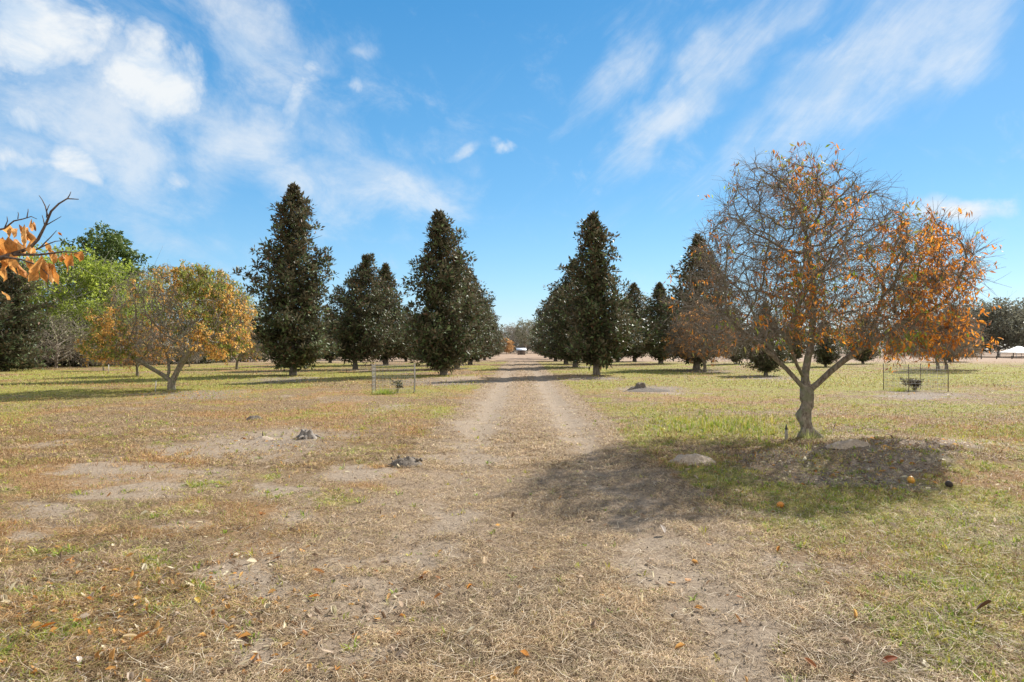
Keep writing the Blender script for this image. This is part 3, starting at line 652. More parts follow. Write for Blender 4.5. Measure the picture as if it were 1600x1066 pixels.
# ------------------------------------------------------------------ left citrus and its smaller kin
def left_citrus():
    X, Y, Z = at(268, 609); s = Y / F; o = (268, 609)
    def q(px, py): return ((px - o[0]) * s, (o[1] - py) * s)
    def q3(px, py, dy=0): a = q(px, py); return (a[0], dy, a[1])
    sk = [q3(270, 612), q3(267, 603), q3(268, 595), q3(262, 588), q3(250, 580, -.1), q3(238, 573, -.2), q3(226, 562, -.3), q3(210, 552, -.4), q3(262, 580, .2), q3(258, 565, .3), q3(252, 548, .4),
          q3(275, 586, 0), q3(280, 575, -.1), q3(287, 562, -.1), q3(300, 548, -.2), q3(318, 530, -.2), q3(272, 575, .5), q3(276, 560, .8), q3(190, 548, -.3), q3(165, 549, -.2), q3(140, 556, -.1)]
    sp = [-1, 0, 1, 2, 3, 4, 5, 6, 3, 8, 9, 2, 11, 12, 13, 14, 11, 16, 7, 18, 19]
    out = [(140, 552), (165, 525), (158, 492), (178, 460), (208, 437), (240, 418), (290, 416), (340, 420), (375, 445), (392, 480), (390, 520), (370, 550), (320, 556), (250, 552), (210, 556), (170, 548)]
    def lc(P, rs):
        n = len(P); t = rs.random(n)[:, None]; w = fbm(P[:, 0] * 1.5 + 2, P[:, 2] * 1.6 + P[:, 1] * .8, 77, 3)
        up = sstep(1.5, 4.5, P[:, 2])
        c = lerp((.44, .22, .045), (.70, .45, .14), t); g = (rs.random(n) < sstep(.42, .6, w) * .75 + .22 * up + .08)[:, None]
        c = np.where(g, lerp((.12, .15, .03), (.31, .33, .07), t), c); b = (rs.random(n) < .12)[:, None]; return np.where(b, lerp((.17, .10, .06), (.34, .23, .14), t), c)
    return citrus('citrus_tree', 23, sk, sp, [q(*p) for p in out], 2200, 4600, 23000, lc, 'wide low citrus tree with tan orange and green leaves, dappled shade to its left', (X, Y, Z - .03), 'tree', step=.16, tip=.008, kill=.3,
                  leafL=.12, twr=.006, rmul=1.45, depth=.95, clump=.9)
left_citrus()
def small_citrus(seed, kind, label, loc, sc_, group='smaller citrus trees further back'):
    rs0 = np.random.RandomState(seed)
    sk = [(0, 0, 0), (.02, 0, .3), (0, .02, .6), (-.25, .1, .95), (-.6, .2, 1.25), (.2, -.1, .95), (.5, -.3, 1.3), (0, .4, 1.3), (-.05, -.4, 1.2)]
    sp = [-1, 0, 1, 2, 3, 2, 5, 2, 2]
    poly = [(-2.0, 1.0), (-2.3, 2.0), (-1.7, 3.1), (-.6, 3.7), (.6, 3.8), (1.6, 3.2), (2.3, 2.2), (2.2, 1.1), (1.0, .9), (-1, .9)]
    poly = [(a * rs0.uniform(.85, 1.1), b * rs0.uniform(.92, 1.05)) for a, b in poly]
    def lc(P, rs):
        n = len(P); t = rs.random(n)[:, None]
        c = lerp((.42, .18, .05), (.66, .36, .12), t)
        if kind == 'green':
            g = (rs.random(n) < .55)[:, None]; c = np.where(g, lerp((.17, .20, .04), (.34, .33, .09), t), c)
        if kind == 'brown': c = np.where(rs.random(n)[:, None] < .38, lerp((.20, .10, .05), (.42, .25, .13), t), c)
        return c
    nl = {'green': 5500, 'brown': 4300, 'bare': 150}[kind]
    r = citrus('citrus_tree', seed, sk, sp, poly, 1100, 3800 if kind != 'bare' else 3000, nl, lc, label, loc, 'tree', group, step=.17, tip=.009, kill=.32, leafL=.14, twr=.008, rmul=1.05, clump=1.1, twl=.42, droop=.15)
    r.scale = (sc_,) * 3; return r
c_green = small_citrus(31, 'green', 'small citrus tree with green and orange leaves just left of the tallest magnolia', at(370, 577), 1.12)
c_brown = small_citrus(32, 'brown', 'grey twiggy citrus tree with thin orange leaves in front of right hand magnolias', at(1101, 581), 1.25)
c_bare = small_citrus(33, 'bare', 'bare grey citrus tree with drooping branches behind the right wire cage', at(1465, 580), 1.3)
dup(c_brown, at(215, 588), 2.2, 'small reddish citrus tree behind the wide low citrus', .85, 'smaller citrus trees further back')
dup(c_bare, at(162, 579), 1.2, 'little bare tree near the woodland edge on the left', .6, 'smaller citrus trees further back')
dup(c_bare, at(296, 573), 2.9, 'thin bare grey tree seen past the right side of the wide low citrus', .62, 'smaller citrus trees further back')
dup(c_brown, at(1478, 577), .4, 'orange leaved citrus tree beside the bare one behind the right cage', 1.15, 'smaller citrus trees further back')
dup(c_bare, (34.8, 41.5, 0), 4, 'bare citrus tree casting shade at the right edge', .8, 'smaller citrus trees further back')

# ------------------------------------------------------------------ magnolias
def magnolia(seed, H, prof, label, loc, group='dark magnolias lining the grassy track', dens=1., leafL=.29, trunk_r=.17, nlimb=None, crown0=None):
    """prof: list of (height fraction, left radius, right radius) in metres"""
    rs = np.random.RandomState(seed); prof = np.array(prof, float); zf = prof[:, 0] * H
    root = empty('magnolia_tree', loc, label, 'magnolia', group)
    lean = rs.normal(size=2) * .15
    n = 14; zt = np.linspace(0, H * .97, n); tp = np.stack([prof[-1, 2] * 0 + lean[0] * (zt / H) ** 2 + np.sin(zt * 1.3 + seed) * .05, lean[1] * (zt / H) ** 2 + np.cos(zt * 1.1) * .05, zt], -1)
    tp[0, 2] = -.05; topx = (prof[-1, 2] - prof[-1, 1]) / 2; tp[:, 0] += topx * (zt / H) ** 1.5
    rr = trunk_r * (1 - zt / H) ** .8 + .015; rr[0] *= 1.35
    mb = MB(); tube(mb, tp, rr, 12, cap=False, rough=.05, rs=rs); mf = MB()
    z0 = crown0 or zf[0]; N = nlimb or int(235 * H / 10); Ps = []; Rs = []
    for i in range(N):
        f = (i + rs.random()) / N; z = z0 + (H * .985 - z0) * f ** 1.15; az = i * 2.39996 + rs.normal() * .3
        l = np.interp(z, zf, prof[:, 1]); r = np.interp(z, zf, prof[:, 2]); cx = np.cos(az)
        rad = (l if cx < 0 else r) * abs(cx) + (l + r) / 2 * (1 - abs(cx)); rad *= 1 - .28 * rs.random() ** 1.5 + .06 * rs.normal() * (z > H * .4)
        rad *= (1 + .13 * math.sin(z * 1.9 + seed * 1.7 + az * .5)) * (.52 + .90 * float(vn(np.array([np.cos(az) * 1.9 + z * .9 + seed * 7.]), np.array([np.sin(az) * 1.9 + z * 1.25]), seed)[0])) * min(1., ((H - z) / 1.7) ** .6 + .05); rad = max(rad, .10); base = np.array([np.interp(z, zt, tp[:, 0]), np.interp(z, zt, tp[:, 1]), max(.35, z - rad * (.25 if z > H * .25 else .02))])
        tipp = base + np.array([np.cos(az) * rad, np.sin(az) * rad, rad * .22 + (z - base[2])]); tipp[2] = min(z + .05 * rad, H)
        mid = base * .5 + tipp * .5 + np.array([0, 0, -.06 * rad])
        tube(mb, [base, mid, tipp], [.012 + .018 * rad, .010 + .008 * rad, .008], 4, cap=False)
        m = int(2 + rad * 2.7)
        for k in range(m):
            if k < m * .5 and vn(np.array([az * 2.2 + seed]), np.array([z * 1.5]), seed + 5)[0] < .26 and rad > .6: continue
            t = 1 - (k / m) ** 1.3 * .85; c = (base * (1 - t) ** 2 + 2 * mid * t * (1 - t) + tipp * t * t) + rs.normal(size=3) * np.array([.18, .18, .13]) * min(1, rad) * (1 if k else .3)
            Ps.append(c); Rs.append((.17 + .22 * rs.random() ** 1.5) if rad > .5 else .11)
    Ps = np.array(Ps); Rs = np.array(Rs); per = max(6, int(14 * dens)); n = len(Ps)
    C = np.repeat(Ps, per, 0); q = nrm(rs.normal(size=(n * per, 3))); q[:, 2] = q[:, 2] * .8 + .12; P = C + q * (np.repeat(Rs, per) * (.3 + .75 * rs.random(n * per)))[:, None]
    P[:, 2] = np.clip(P[:, 2], .25, None)
    d = nrm(q + rs.normal(size=q.shape) * .35 + np.array([0, 0, .25])); m = len(P)
    Lg = leafL * (.65 + .6 * rs.random(m)); up = nrm(np.array([0, 0, 1.]) + rs.normal(size=(m, 3)) * .5); s_ = nrm(np.cross(d, up)); u = np.cross(s_, d)
    t = rs.random(m)[:, None]; hue = np.repeat(rs.random(n), per)[:, None]
    col = lerp((.034, .054, .018), (.14, .175, .07), t) * (.4 + 1.1 * hue); br = (rs.random(m) < .05 + .16 * sstep(.4, .9, P[:, 2] / H))[:, None]; col = np.where(br, lerp((.12, .06, .03), (.22, .12, .06), t), col)
    scatter(mf, SL_V, SL_F, P, s_ * (Lg * .42)[:, None], d * Lg[:, None], u * (Lg * .5)[:, None], col)
    link('trunk', mb.mesh('trunk'), M_MBARK, root); link('crown', mf.mesh('crown', smooth=False), M_MAG, root)
    return root
def prof_from(base, s, rows):
    """rows: (py, xl, xr) of the photograph -> profile"""
    bx, by = base; H = (by - rows[0][0]) * s; out = []
    for py, xl, xr in rows: out.append(((by - py) * s / H, max(.05, (bx - xl) * s), max(.05, (xr - bx) * s)))
    return H, out[::-1]
def mag_at(seed, px, py, rows, label, **k):
    X, Y, Z = at(px, py); H, pr = prof_from((px, py), Y / F, rows)
    # a top that stands aside of the foot: keep radii about the leaning axis
    return magnolia(seed, H, pr, label, (X, Y, Z), **k)
mag_at(1, 457, 587, [(287, 447, 457), (305, 436, 468), (332, 424, 488), (345, 420, 478), (370, 434, 498), (382, 422, 484), (400, 398, 506), (425, 392, 519), (460, 391, 521), (510, 393, 520), (545, 405, 514), (560, 414, 505), (572, 440, 480)],
       'tallest dark magnolia, farthest left of the front ones, with a ragged pointed top', dens=1.15)
mag_at(2, 692, 587, [(330, 680, 692), (350, 673, 714), (362, 675, 722), (385, 671, 730), (405, 662, 735), (430, 652, 742), (450, 640, 745), (480, 642, 748), (520, 636, 748), (550, 648, 742), (563, 660, 730), (575, 680, 710)],
       'tall conical magnolia beside the track on its left, nearest in that row', dens=1.15)
mag_at(3, 555, 577, [(397, 560, 580), (412, 556, 572), (428, 540, 574), (445, 522, 595), (470, 513, 608), (500, 510, 614), (530, 512, 612), (550, 520, 604), (562, 535, 590)],
       'broad magnolia with a thin crooked leader poking above its crown', dens=1.0)
mag_at(4, 933, 587, [(335, 922, 934), (352, 911, 942), (375, 905, 952), (400, 898, 958), (430, 894, 966), (460, 888, 976), (500, 880, 988), (535, 882, 990), (556, 895, 978), (570, 915, 955)],
       'tall pointed magnolia beside the track on its right, nearest in that row', dens=1.15)
PA = [(.06, .4, .5), (.13, 1.9, 2.0), (.3, 2.5, 2.6), (.5, 2.1, 1.9), (.7, 1.35, 1.2), (.85, .8, .75), (.95, .35, .4), (1., .12, .12)]
PB = [(.06, .5, .5), (.12, 2.2, 2.0), (.35, 2.7, 2.5), (.6, 2.1, 2.3), (.8, 1.4, 1.2), (.92, .7, .8), (1., .2, .2)]
mA = magnolia(5, 9.4, PA, 'second magnolia from the front in the row left of the track', at(715, 577), dens=1.0, leafL=.28)
mB = magnolia(6, 9.2, PB, 'second magnolia from the front in the row right of the track', at(899, 575), dens=1.0, leafL=.28)
mC = magnolia(7, 7.0, PB, 'rounded magnolia far right with a dark low crown past the bare citrus', at(1486, 566), dens=.8, leafL=.3, trunk_r=.26)
G_ = 'dark magnolias lining the grassy track'
for src, px, py, rz, s_, lab in (
    (mB, 735, 570.2, 1.0, 1.0, 'third magnolia from the front in the row left of the track'),
    (mA, 747, 565.5, 2.0, .95, 'fourth magnolia from the front in the row left of the track'),
    (mB, 757, 562.5, 3.0, .92, 'fifth magnolia from the front in the row left of the track'),
    (mA, 765, 560.3, 4.0, .85, 'sixth magnolia from the front in the row left of the track'),
    (mA, 602, 570, 3.3, 1.05, 'magnolia standing between the crooked leader magnolia and the track row'),
    (mB, 634, 565, 4.3, .82, 'fourth magnolia back in the second row left of the track'),
    (mA, 655, 562, 5.0, .8, 'fifth magnolia back in the second row left of the track'),
    (mB, 516, 567, .6, .72, 'magnolia in the third row left, between the tallest and the crooked leader one'),
    (mA, 482, 571, 1.9, .7, 'magnolia in the third row left, half hidden behind the tallest one'),
    (mB, 548, 563, 2.3, .75, 'far magnolia of the third row left behind the crooked leader one'),
    (mA, 884, 569, 2.6, 1.0, 'third magnolia from the front in the row right of the track'),
    (mB, 868, 564.5, 3.6, 1.0, 'fourth magnolia from the front in the row right of the track'),
    (mA, 860, 561.5, 4.6, .95, 'fifth magnolia from the front in the row right of the track'),
    (mB, 852, 559.3, 5.6, .9, 'sixth magnolia from the front in the row right of the track'),
    (mA, 1090, 577, .4, 1.10, 'tall magnolia whose tip rises behind the twiggy orange citrus'),
    (mA, 1032, 568.5, 5.2, 1.02, 'magnolia with rounded tip in second row right of the track'),
    (mB, 992, 565, .9, 1.08, 'magnolia behind the right shoulder of the tall right front one'),
    (mA, 966, 566, 1.7, .8, 'magnolia low between the right track row and second row'),
    (mB, 1197, 586.5, 1.3, .48, 'short bushy magnolia seen through the left of the big citrus crown'),
    (mA, 1150, 569, 2.7, .68, 'magnolia far behind the left edge of the big citrus crown'),
    (mB, 1290, 573, 2.2, .5, 'magnolia just behind the big citrus trunk fork'),
    (mB, 1348, 569, 3.1, .55, 'magnolia seen under the right limb of the big citrus'),
    (mA, 1240, 567, .2, .6, 'distant magnolia seen through the middle of the big citrus')):
    k_ = 1.12 + .22 * math.sin(px * .37); dup(src, at(px, py), rz, lab, (s_ * k_, s_ * (2.3 - k_), s_ * (1 + .07 * math.sin(px * .9))), G_)

# ------------------------------------------------------------------ broadleaf wood on the left, far trees
def broadleaf(name, seed, H, W, leaf, c0, c1, mat, bark, label, loc, cat, group=None, z0=.2, nl=6000, top=.75, nlimb=40, puff=.11, per=None, trunk_r=None, shape=1.0, clumpw=1.0, bare=0, col2=None, nolimbs=False):
    rs = np.random.RandomState(seed); root = empty(name, loc, label, cat, group)
    tr = trunk_r or H * .018; mb = MB()
    zt = np.linspace(0, H * top, 8); tp = np.stack([np.sin(zt * .5 + seed) * .03 * H * (zt / H), np.cos(zt * .4 + seed) * .03 * H * (zt / H), zt], -1); tp[0, 2] = -.1
    tube(mb, tp, tr * (1 - .75 * zt / H), 8, cap=False)
    Ps = []; 
    for i in range(nlimb):
        f = (i + .5) / nlimb; az = i * 2.39996 + rs.normal() * .3; phi = math.acos(1 - f * 1.75)       # ellipsoidal crown
        zc = H * (z0 + (1 - z0) * .5); hz = H * (1 - z0) * .5
        rad = W * .5 * math.sin(phi) ** shape * (1 + rs.normal() * .10); z = zc + hz * math.cos(phi) * (1 + rs.normal() * .05)
        e = np.array([math.cos(az) * rad, math.sin(az) * rad, max(z, H * z0 * .8)]); b = np.array([0, 0, min(max(H * z0 * .8, e[2] - .35 * H * rs.random() - .15 * H), H * top * .95)])
        b[:2] = [np.interp(b[2], zt, tp[:, 0]), np.interp(b[2], zt, tp[:, 1])]
        mid = b * .45 + e * .55 + rs.normal(size=3) * W * .03
        tube(mb, [b, mid, e], [tr * .34, tr * .2, tr * .06], 4, cap=False)
        for k in range(5):
            t = .45 + .55 * rs.random() if k else 1; p = b * (1 - t) ** 2 + 2 * mid * t * (1 - t) + e * t * t
            Ps.append(p + rs.normal(size=3) * W * .05)
            if bare:
                for _ in range(bare):
                    q = p + rs.normal(size=3) * W * .13; tube(mb, [p, (p + q) / 2 + rs.normal(size=3) * W * .02, q], [tr * .09, tr * .07, tr * .03], 3, cap=False)
    Ps = np.array(Ps); I = rs.randint(0, len(Ps), nl); q = rs.normal(size=(nl, 3)); q = nrm(q) * (rs.random((nl, 1)) ** .45)
    P = Ps[I] + q * np.array([1, 1, .7]) * W * puff * clumpw; d = nrm(rs.normal(size=(nl, 3)) + np.array([0, 0, -.2])); t = rs.random(nl)[:, None]
    hue = (.75 + .5 * rs.random(len(Ps)))[I][:, None]; col = lerp(c0, c1, t) * hue
    if col2 is not None: col = np.where((rs.random(len(Ps)) < .3)[I][:, None], lerp(col2[0], col2[1], t), col)
    mf = MB(); P[:, 2] = np.maximum(P[:, 2], .05); leaves(mf, P, d, leaf * (.6 + .8 * rs.random(nl)), .5 + .2 * rs.random(nl), rs, col)
    link('trunk', mb.mesh('trunk'), bark, root); link('crown', mf.mesh('crown', smooth=False), mat, root); return root
GW = 'trees of the wood on the left'
magnolia(61, 8.6, [(.02, 2.2, 2.0), (.3, 2.4, 2.3), (.6, 2.2, 2.2), (.85, 1.6, 1.5), (1., .5, .5)], 'dark glossy evergreen at the far left edge of the wood', at(10, 579.5), group=GW, dens=1.0, leafL=.29)
YG0, YG1 = (.11, .16, .02), (.33, .37, .06)
t1 = broadleaf('leafy_tree', 41, 11.2, 8.5, .26, YG0, YG1, M_SOFT, M_PALE, 'bright yellow green leafy tree nearest the dark evergreen at left', at(100, 572.5), 'tree', GW, z0=.28, nl=8500, nlimb=60, bare=1)
dup(t1, at(160, 571.5), 2., 'bright green leafy tree right in front of the round pine', .93, GW)
dup(t1, at(128, 573.5), 1.1, 'low yellow green tree beneath the bright leafy trees', .55, GW)
dup(t1, at(190, 572), 5.1, 'low yellow green tree behind the left edge of the wide citrus', .58, GW)
dup(t1, at(62, 571), 4., 'green leafy tree behind the dangling orange branch', .96, GW)
broadleaf('pine_tree', 43, 15.0, 7.2, .34, (.045, .075, .014), (.12, .17, .035), M_DARK, M_MBARK, 'dark round topped pine rising above the green wood', at(168, 568), 'pine tree', GW, z0=.55, nl=9500, nlimb=46, puff=.10, top=.85)
og = broadleaf('leafy_tree', 44, 10.6, 8.5, .3, (.10, .12, .045), (.26, .27, .12), M_SOFT, M_PALE, 'grey green thin tree behind the left citrus', at(248, 567), 'tree', GW, z0=.25, nl=5200, nlimb=50, bare=2)
dup(og, at(320, 566), 1.4, 'grey green tree behind the right half of the wide citrus', .92, GW)
dup(og, at(205, 567), 2.7, 'grey green tree between the pine and the wide citrus', .85, GW)
dup(og, at(375, 564.5), 3.9, 'grey green tree behind the small citrus beside the tallest magnolia', .85, GW)
bt = broadleaf('bare_tree', 45, 4.4, 6.2, .16, (.15, .14, .08), (.3, .28, .17), M_SOFT, M_TWIG, 'pale bare tree with drooping branches at the wood edge', at(88, 576), 'tree', GW, z0=.16, nl=900, nlimb=42, bare=3, trunk_r=.12, top=.6)
dup(bt, at(190, 573), 1.8, 'bare grey tree at the wood edge behind the citrus left side', .85, GW)
dup(bt, at(40, 575.5), 3.1, 'bare grey tree in front of the dark evergreen', .7, GW)
dup(bt, at(137, 574), 4.5, 'bare twiggy tree low beneath the bright green trees', .75, GW)
ub = broadleaf('bush', 46, 3.1, 4.6, .22, (.05, .06, .025), (.15, .15, .07), M_DARK, M_PALE, 'dark bush at the foot of the wood, at the far left edge', at(5, 575), 'bush', 'bushes along the foot of the wood', z0=.02, nl=3600, nlimb=34, bare=2, top=.5)
for i, (px, py, s_, lab) in enumerate(((50, 573.5, 1, 'dark bush just left of the pale bare trunk'), (118, 573, 1.05, 'dark bush just right of the pale bare trunk'), (150, 572.5, .9, 'dark bush behind the little bare tree'),
    (185, 571, .95, 'dark bush behind the reddish small citrus'), (225, 570, 1.1, 'dark bush behind the low left limb of the wide citrus'), (268, 569, 1, 'dark bush right behind the wide citrus trunk'),
    (310, 568, .9, 'dark bush behind the right side of the wide citrus'), (85, 571.5, 1.15, 'tall dark bush directly behind the pale bare trunk'), (350, 566.5, .9, 'dark bush left of the small citrus trunk'), (395, 565.5, .9, 'dark bush between small citrus and tallest magnolia'))):
    dup(ub, at(px, py), i * 1.3, lab, s_, 'bushes along the foot of the wood')

# far trees
GF = 'distant trees across the far field'
def far(px, D, dz=0): x = (px - CX) / F * D; return (x, D, float(height(x, D)) - .1)
oak = broadleaf('oak_tree', 51, 11.4, 13, .5, (.10, .105, .075), (.24, .235, .17), M_DARK, M_MBARK, 'grey green oak at the right edge beside the white tent roof', far(1560, 138), 'oak', GF, z0=.18, nl=6500, nlimb=60, bare=2)
for px, D, rz, s_, lab in ((1610, 142, 1, 1.0, 'grey green oak cut by the right edge of the photo'), (1520, 146, 2, 1.0, 'grey green oak just right of the orange citrus leaves'), (1480, 160, 3, .95, 'oak hidden behind the orange citrus leaves at right'),
    (1420, 190, 4, .8, 'distant oak behind the right half of the big citrus'), (1330, 215, 5, .75, 'distant oak behind the middle of the big citrus'), (1240, 230, 2.5, .75, 'distant oak behind the left of the big citrus'), (1160, 240, 1.5, .7, 'distant oak behind the twiggy orange citrus')):
    dup(oak, far(px, D), rz, lab, s_, GF)
ft = broadleaf('bare_tree', 52, 11, 11, .5, (.16, .14, .11), (.30, .27, .22), M_DARK, M_PALE, 'hazy grey bare tree behind and left of the little shed', far(797, 262), 'tree', GF, z0=.05, nl=3000, nlimb=50, bare=4)
for i, (px, D, s_, lab) in enumerate(((812, 250, .95, 'hazy grey bare tree straight behind the little shed'), (840, 252, 1.05, 'hazy grey bare tree right of the little shed'), (858, 255, 1.0, 'hazy bare tree behind the right row far end'),
    (775, 270, .8, 'hazy bare tree behind the left row far end'), (745, 275, .75, 'hazy bare tree seen under the left track row'), (700, 280, .75, 'hazy bare tree far behind nearest left track magnolia'), (655, 285, .75, 'hazy bare tree far behind the left wire cage'),
    (610, 280, .75, 'hazy bare tree far off behind second row left'), (560, 285, .75, 'hazy bare tree far behind the crooked leader magnolia'), (510, 270, .75, 'hazy bare tree far beyond the third row left'), (455, 250, .7, 'hazy bare tree far behind the tallest magnolia'),
    (420, 220, .7, 'hazy bare tree far left of the tallest magnolia'), (905, 265, .8, 'hazy bare tree far behind the right row'), (955, 270, .75, 'hazy bare tree far behind tall right front magnolia'), (1010, 265, .75, 'hazy bare tree far behind the second row right'), (1075, 260, .75, 'hazy bare tree far behind the tall second row tip'))):
    dup(ft, far(px, D), i * 1.1, lab, s_, GF)
tall = broadleaf('leafy_tree', 53, 12.3, 7.5, .55, (.11, .12, .075), (.25, .24, .15), M_DARK, M_PALE, 'tall distant tree above and right of the little shed', far(822, 238), 'tree', GF, z0=.25, nl=1500, nlimb=36, bare=3)
broadleaf('orange_tree', 54, 5.2, 4.6, .35, (.28, .15, .06), (.46, .28, .12), M_DRY, M_PALE, 'small round orange tree left of the little shed', far(791, 215), 'tree', GF, z0=.12, nl=2600, nlimb=30)
broadleaf('leafy_tree', 55, 2.4, 1.9, .2, (.09, .10, .05), (.2, .2, .09), M_DARK, M_PALE, 'thin young tree at the far end of the left row', at(780, 557.6), 'tree', None, z0=.4, nl=500, nlimb=16, trunk_r=.07)

def far_wood():
    rs = np.random.RandomState(91); n = 46000; x = rs.uniform(-330, 330, n); D = 305 + rs.random(n) * 22 + .12 * np.abs(x) * -1
    top = 6.5 + 5.5 * fbm(x * .045, x * 0, 5, 4); z = top * rs.random(n) ** .75; top2 = fbm(x * .16, z * .2, 9, 3)
    k = rs.random(n) < .35 + top2; x, D, z = x[k], D[k], z[k]; n = len(x); mb = MB(); hue = vn(x * .08, x * 0, 4)[:, None]
    col = lerp(lerp((.13, .12, .09), (.24, .22, .17), rs.random(n)[:, None]), lerp((.09, .10, .06), (.20, .21, .13), rs.random(n)[:, None]), hue)
    leaves(mb, np.stack([x, D, z], -1), nrm(rs.normal(size=(n, 3))), .9 * (.6 + .8 * rs.random(n)), np.full(n, .6), rs, col)
    o = link('far_wood', mb.mesh('far_wood', False), M_DARK); tag(o, 'grey green line of woodland far across the field', 'wood', kind='stuff')
far_wood()

# ------------------------------------------------------------------ shed, tent roof, fences
def shed():
    x, y, z = far(814.5, 194); t = empty('shed', (x, y, z + .1), 'tiny dark shed with a white roof at the end of the track', 'shed')
    mb = MB(); box(mb, -1.1, 1.1, -1, 1, -.2, 1.25); link('wall', mb.mesh('wall', False, False), plain_mat('shed_wall', (.16, .12, .10), .9), t)
    mb = MB(); v = [(-1.45, -1.4, 1.15), (1.45, -1.4, 1.15), (1.45, 1.4, 1.75), (-1.45, 1.4, 1.75)]; v += [(a, b, c + .08) for a, b, c in v]
    v = np.array(v); v[:, 2] += .12; mb.add(v, np.array([[3, 2, 1, 0], [4, 5, 6, 7], [0, 1, 5, 4], [1, 2, 6, 5], [2, 3, 7, 6], [3, 0, 4, 7]])); link('roof', mb.mesh('roof', False, False), plain_mat('shed_roof', (.5, .52, .56), .5, .1, .1), t)
    mb = MB(); box(mb, -.35, .35, -1.04, -1.01, -.1, 1.1); link('door', mb.mesh('door', False, False), plain_mat('shed_door', (.09, .07, .06), .8), t)
shed()
def tent():
    x, y, z = far(1592, 118); t = empty('tent', (x, y, z + .1), 'white peaked tent roof at the right edge in front of the oaks', 'tent')
    mb = MB(); ey, h0, h1, w, d = 0, 1.05, 2.1, 2.0, 2.0
    v = [(-w, -d, h0), (w, -d, h0), (w, d, h0), (-w, d, h0), (-.3, 0, h1), (.3, 0, h1), (-w * .55, -d * .55, h0 + .45), (w * .55, -d * .55, h0 + .45), (w * .55, d * .55, h0 + .45), (-w * .55, d * .55, h0 + .45)]
    mb.add(v, [np.array([[0, 1, 7, 6], [1, 2, 8, 7], [2, 3, 9, 8], [3, 0, 6, 9], [6, 7, 5, 4], [8, 9, 4, 5]]), np.array([[7, 8, 5], [9, 6, 4]])])
    box(mb, -w, w, -d - .02, -d + .01, h0 - .22, h0 - .004); box(mb, -w, w, d - .01, d + .02, h0 - .22, h0 - .004)
    link('roof', mb.mesh('roof', False, False), plain_mat('tent_cloth', (.82, .82, .80), .6, 0, .04), t)
    m = plain_mat('tent_pole', (.35, .35, .36), .4, .6)
    for sx in (-1, 1):
        for sy in (-1, 1):
            mb = MB(); tube(mb, [(sx * (w - .08), sy * (d - .08), -.2), (sx * (w - .08), sy * (d - .08), h0)], [.04, .04], 8); link('pole', mb.mesh('pole', color=False), m, t)
tent()
M_RAIL = plain_mat('dark_rail', (.06, .055, .05), .8)
M_POST = bark_mat('post_wood', (.14, .12, .10), (.33, .30, .26), 9, .01)
M_WIRE = plain_mat('galvanised_wire', (.36, .35, .33), .85, 0, .15)
M_RUSTY = plain_mat('rusty_steel', (.13, .10, .08), .7, .4, .3)
def fence(name, label, A, B, n, h, rails, rh, post_r, mat, rmat, group=None):
    A = np.array(A, float); B = np.array(B, float); t = empty(name, (A[0], A[1], float(height(A[0], A[1]))), label, 'fence', group); loc = np.array(t.location)
    pts = [A + (B - A) * i / (n - 1) for i in range(n)]; zz = [float(height(p[0], p[1])) for p in pts]
    for p, z in zip(pts, zz):
        mb = MB(); tube(mb, [(p[0] - loc[0], p[1] - loc[1], z - .3 - loc[2]), (p[0] - loc[0], p[1] - loc[1], z + h - loc[2])], [post_r, post_r], 7); link('post', mb.mesh('post', color=False), mat, t)
    for r in rails:
        mb = MB(); tube(mb, [(p[0] - loc[0], p[1] - loc[1] - post_r * .8, z + r - loc[2]) for p, z in zip(pts, zz)], [rh] * n, 5); link('rail', mb.mesh('rail', color=False), rmat, t)
fence('rail_fence', 'dark rail fence in front of the oaks at the right edge', ((1300 - CX) / F * 128, 128), ((1660 - CX) / F * 118, 118), 16, 1.1, (.35, .7, 1.03), .055, .07, M_RAIL, M_RAIL)
fence('wire_fence', 'thin wire fence with wooden posts behind the small citrus on the left', ((285 - CX) / F * 72, 72), ((420 - CX) / F * 92, 92), 9, 1.35, (.4, .8, 1.25), .012, .06, M_POST, M_WIRE)
for i, px in enumerate((1509, 1533, 1557, 1581)):
    x, y = gp(px, 561.5 if i else 561); z = float(height(x, y)); t = MB(); r = .09
    tube(t, [(0, 0, -.2), (0, 0, .45), (.0, .0, .58)], [r, r * .95, r * .7], 9); o = link('short_post', t.mesh('short_post', color=False), M_RAIL); o.location = (x, y, z)
    tag(o, ('short dark post, leftmost of four in the far right field', 'short dark post, second from left in the far right field', 'short dark post, third from left in the far right field', 'short dark post nearest the right edge in the far field')[i], 'post', 'short posts in the far right field')

# ------------------------------------------------------------------ wire cages with seedlings
def cage(px, py, w, h, label, postmat, rz):
    X, Y, Z = at(px, py); t = empty('wire_cage', (X, Y, Z), label, 'plant cage', 'wire cages round seedlings', rz); k = w / 2
    cs = [(-k, -k), (k, -k), (k, k), (-k, k)]
    for cx, cy in cs:
        mb = MB(); tube(mb, [(cx, cy, -.1), (cx + .01, cy, h * .5), (cx, cy, h * 1.03)], [.016, .015, .015], 6); link('post', mb.mesh('post', color=False), postmat, t)
    mb = MB()
    for i in range(4):
        (ax, ay), (bx, by) = cs[i], cs[(i + 1) % 4]
        for z in np.linspace(.06, h * .97, 8): tube(mb, [(ax, ay, z), ((ax + bx) / 2, (ay + by) / 2, z - .015), (bx, by, z)], [.0042] * 3, 3, cap=False)
        for s in np.linspace(.08, .92, 10): tube(mb, [(ax + (bx - ax) * s, ay + (by - ay) * s, .02), (ax + (bx - ax) * s, ay + (by - ay) * s, h * .97)], [.0042] * 2, 3, cap=False)
    link('wire_mesh', mb.mesh('wire_mesh', color=False), M_WIRE, t)
cage(616, 613, 1.5, 1.06, 'grey wire cage round a small seedling left of the track', M_POST, .12)
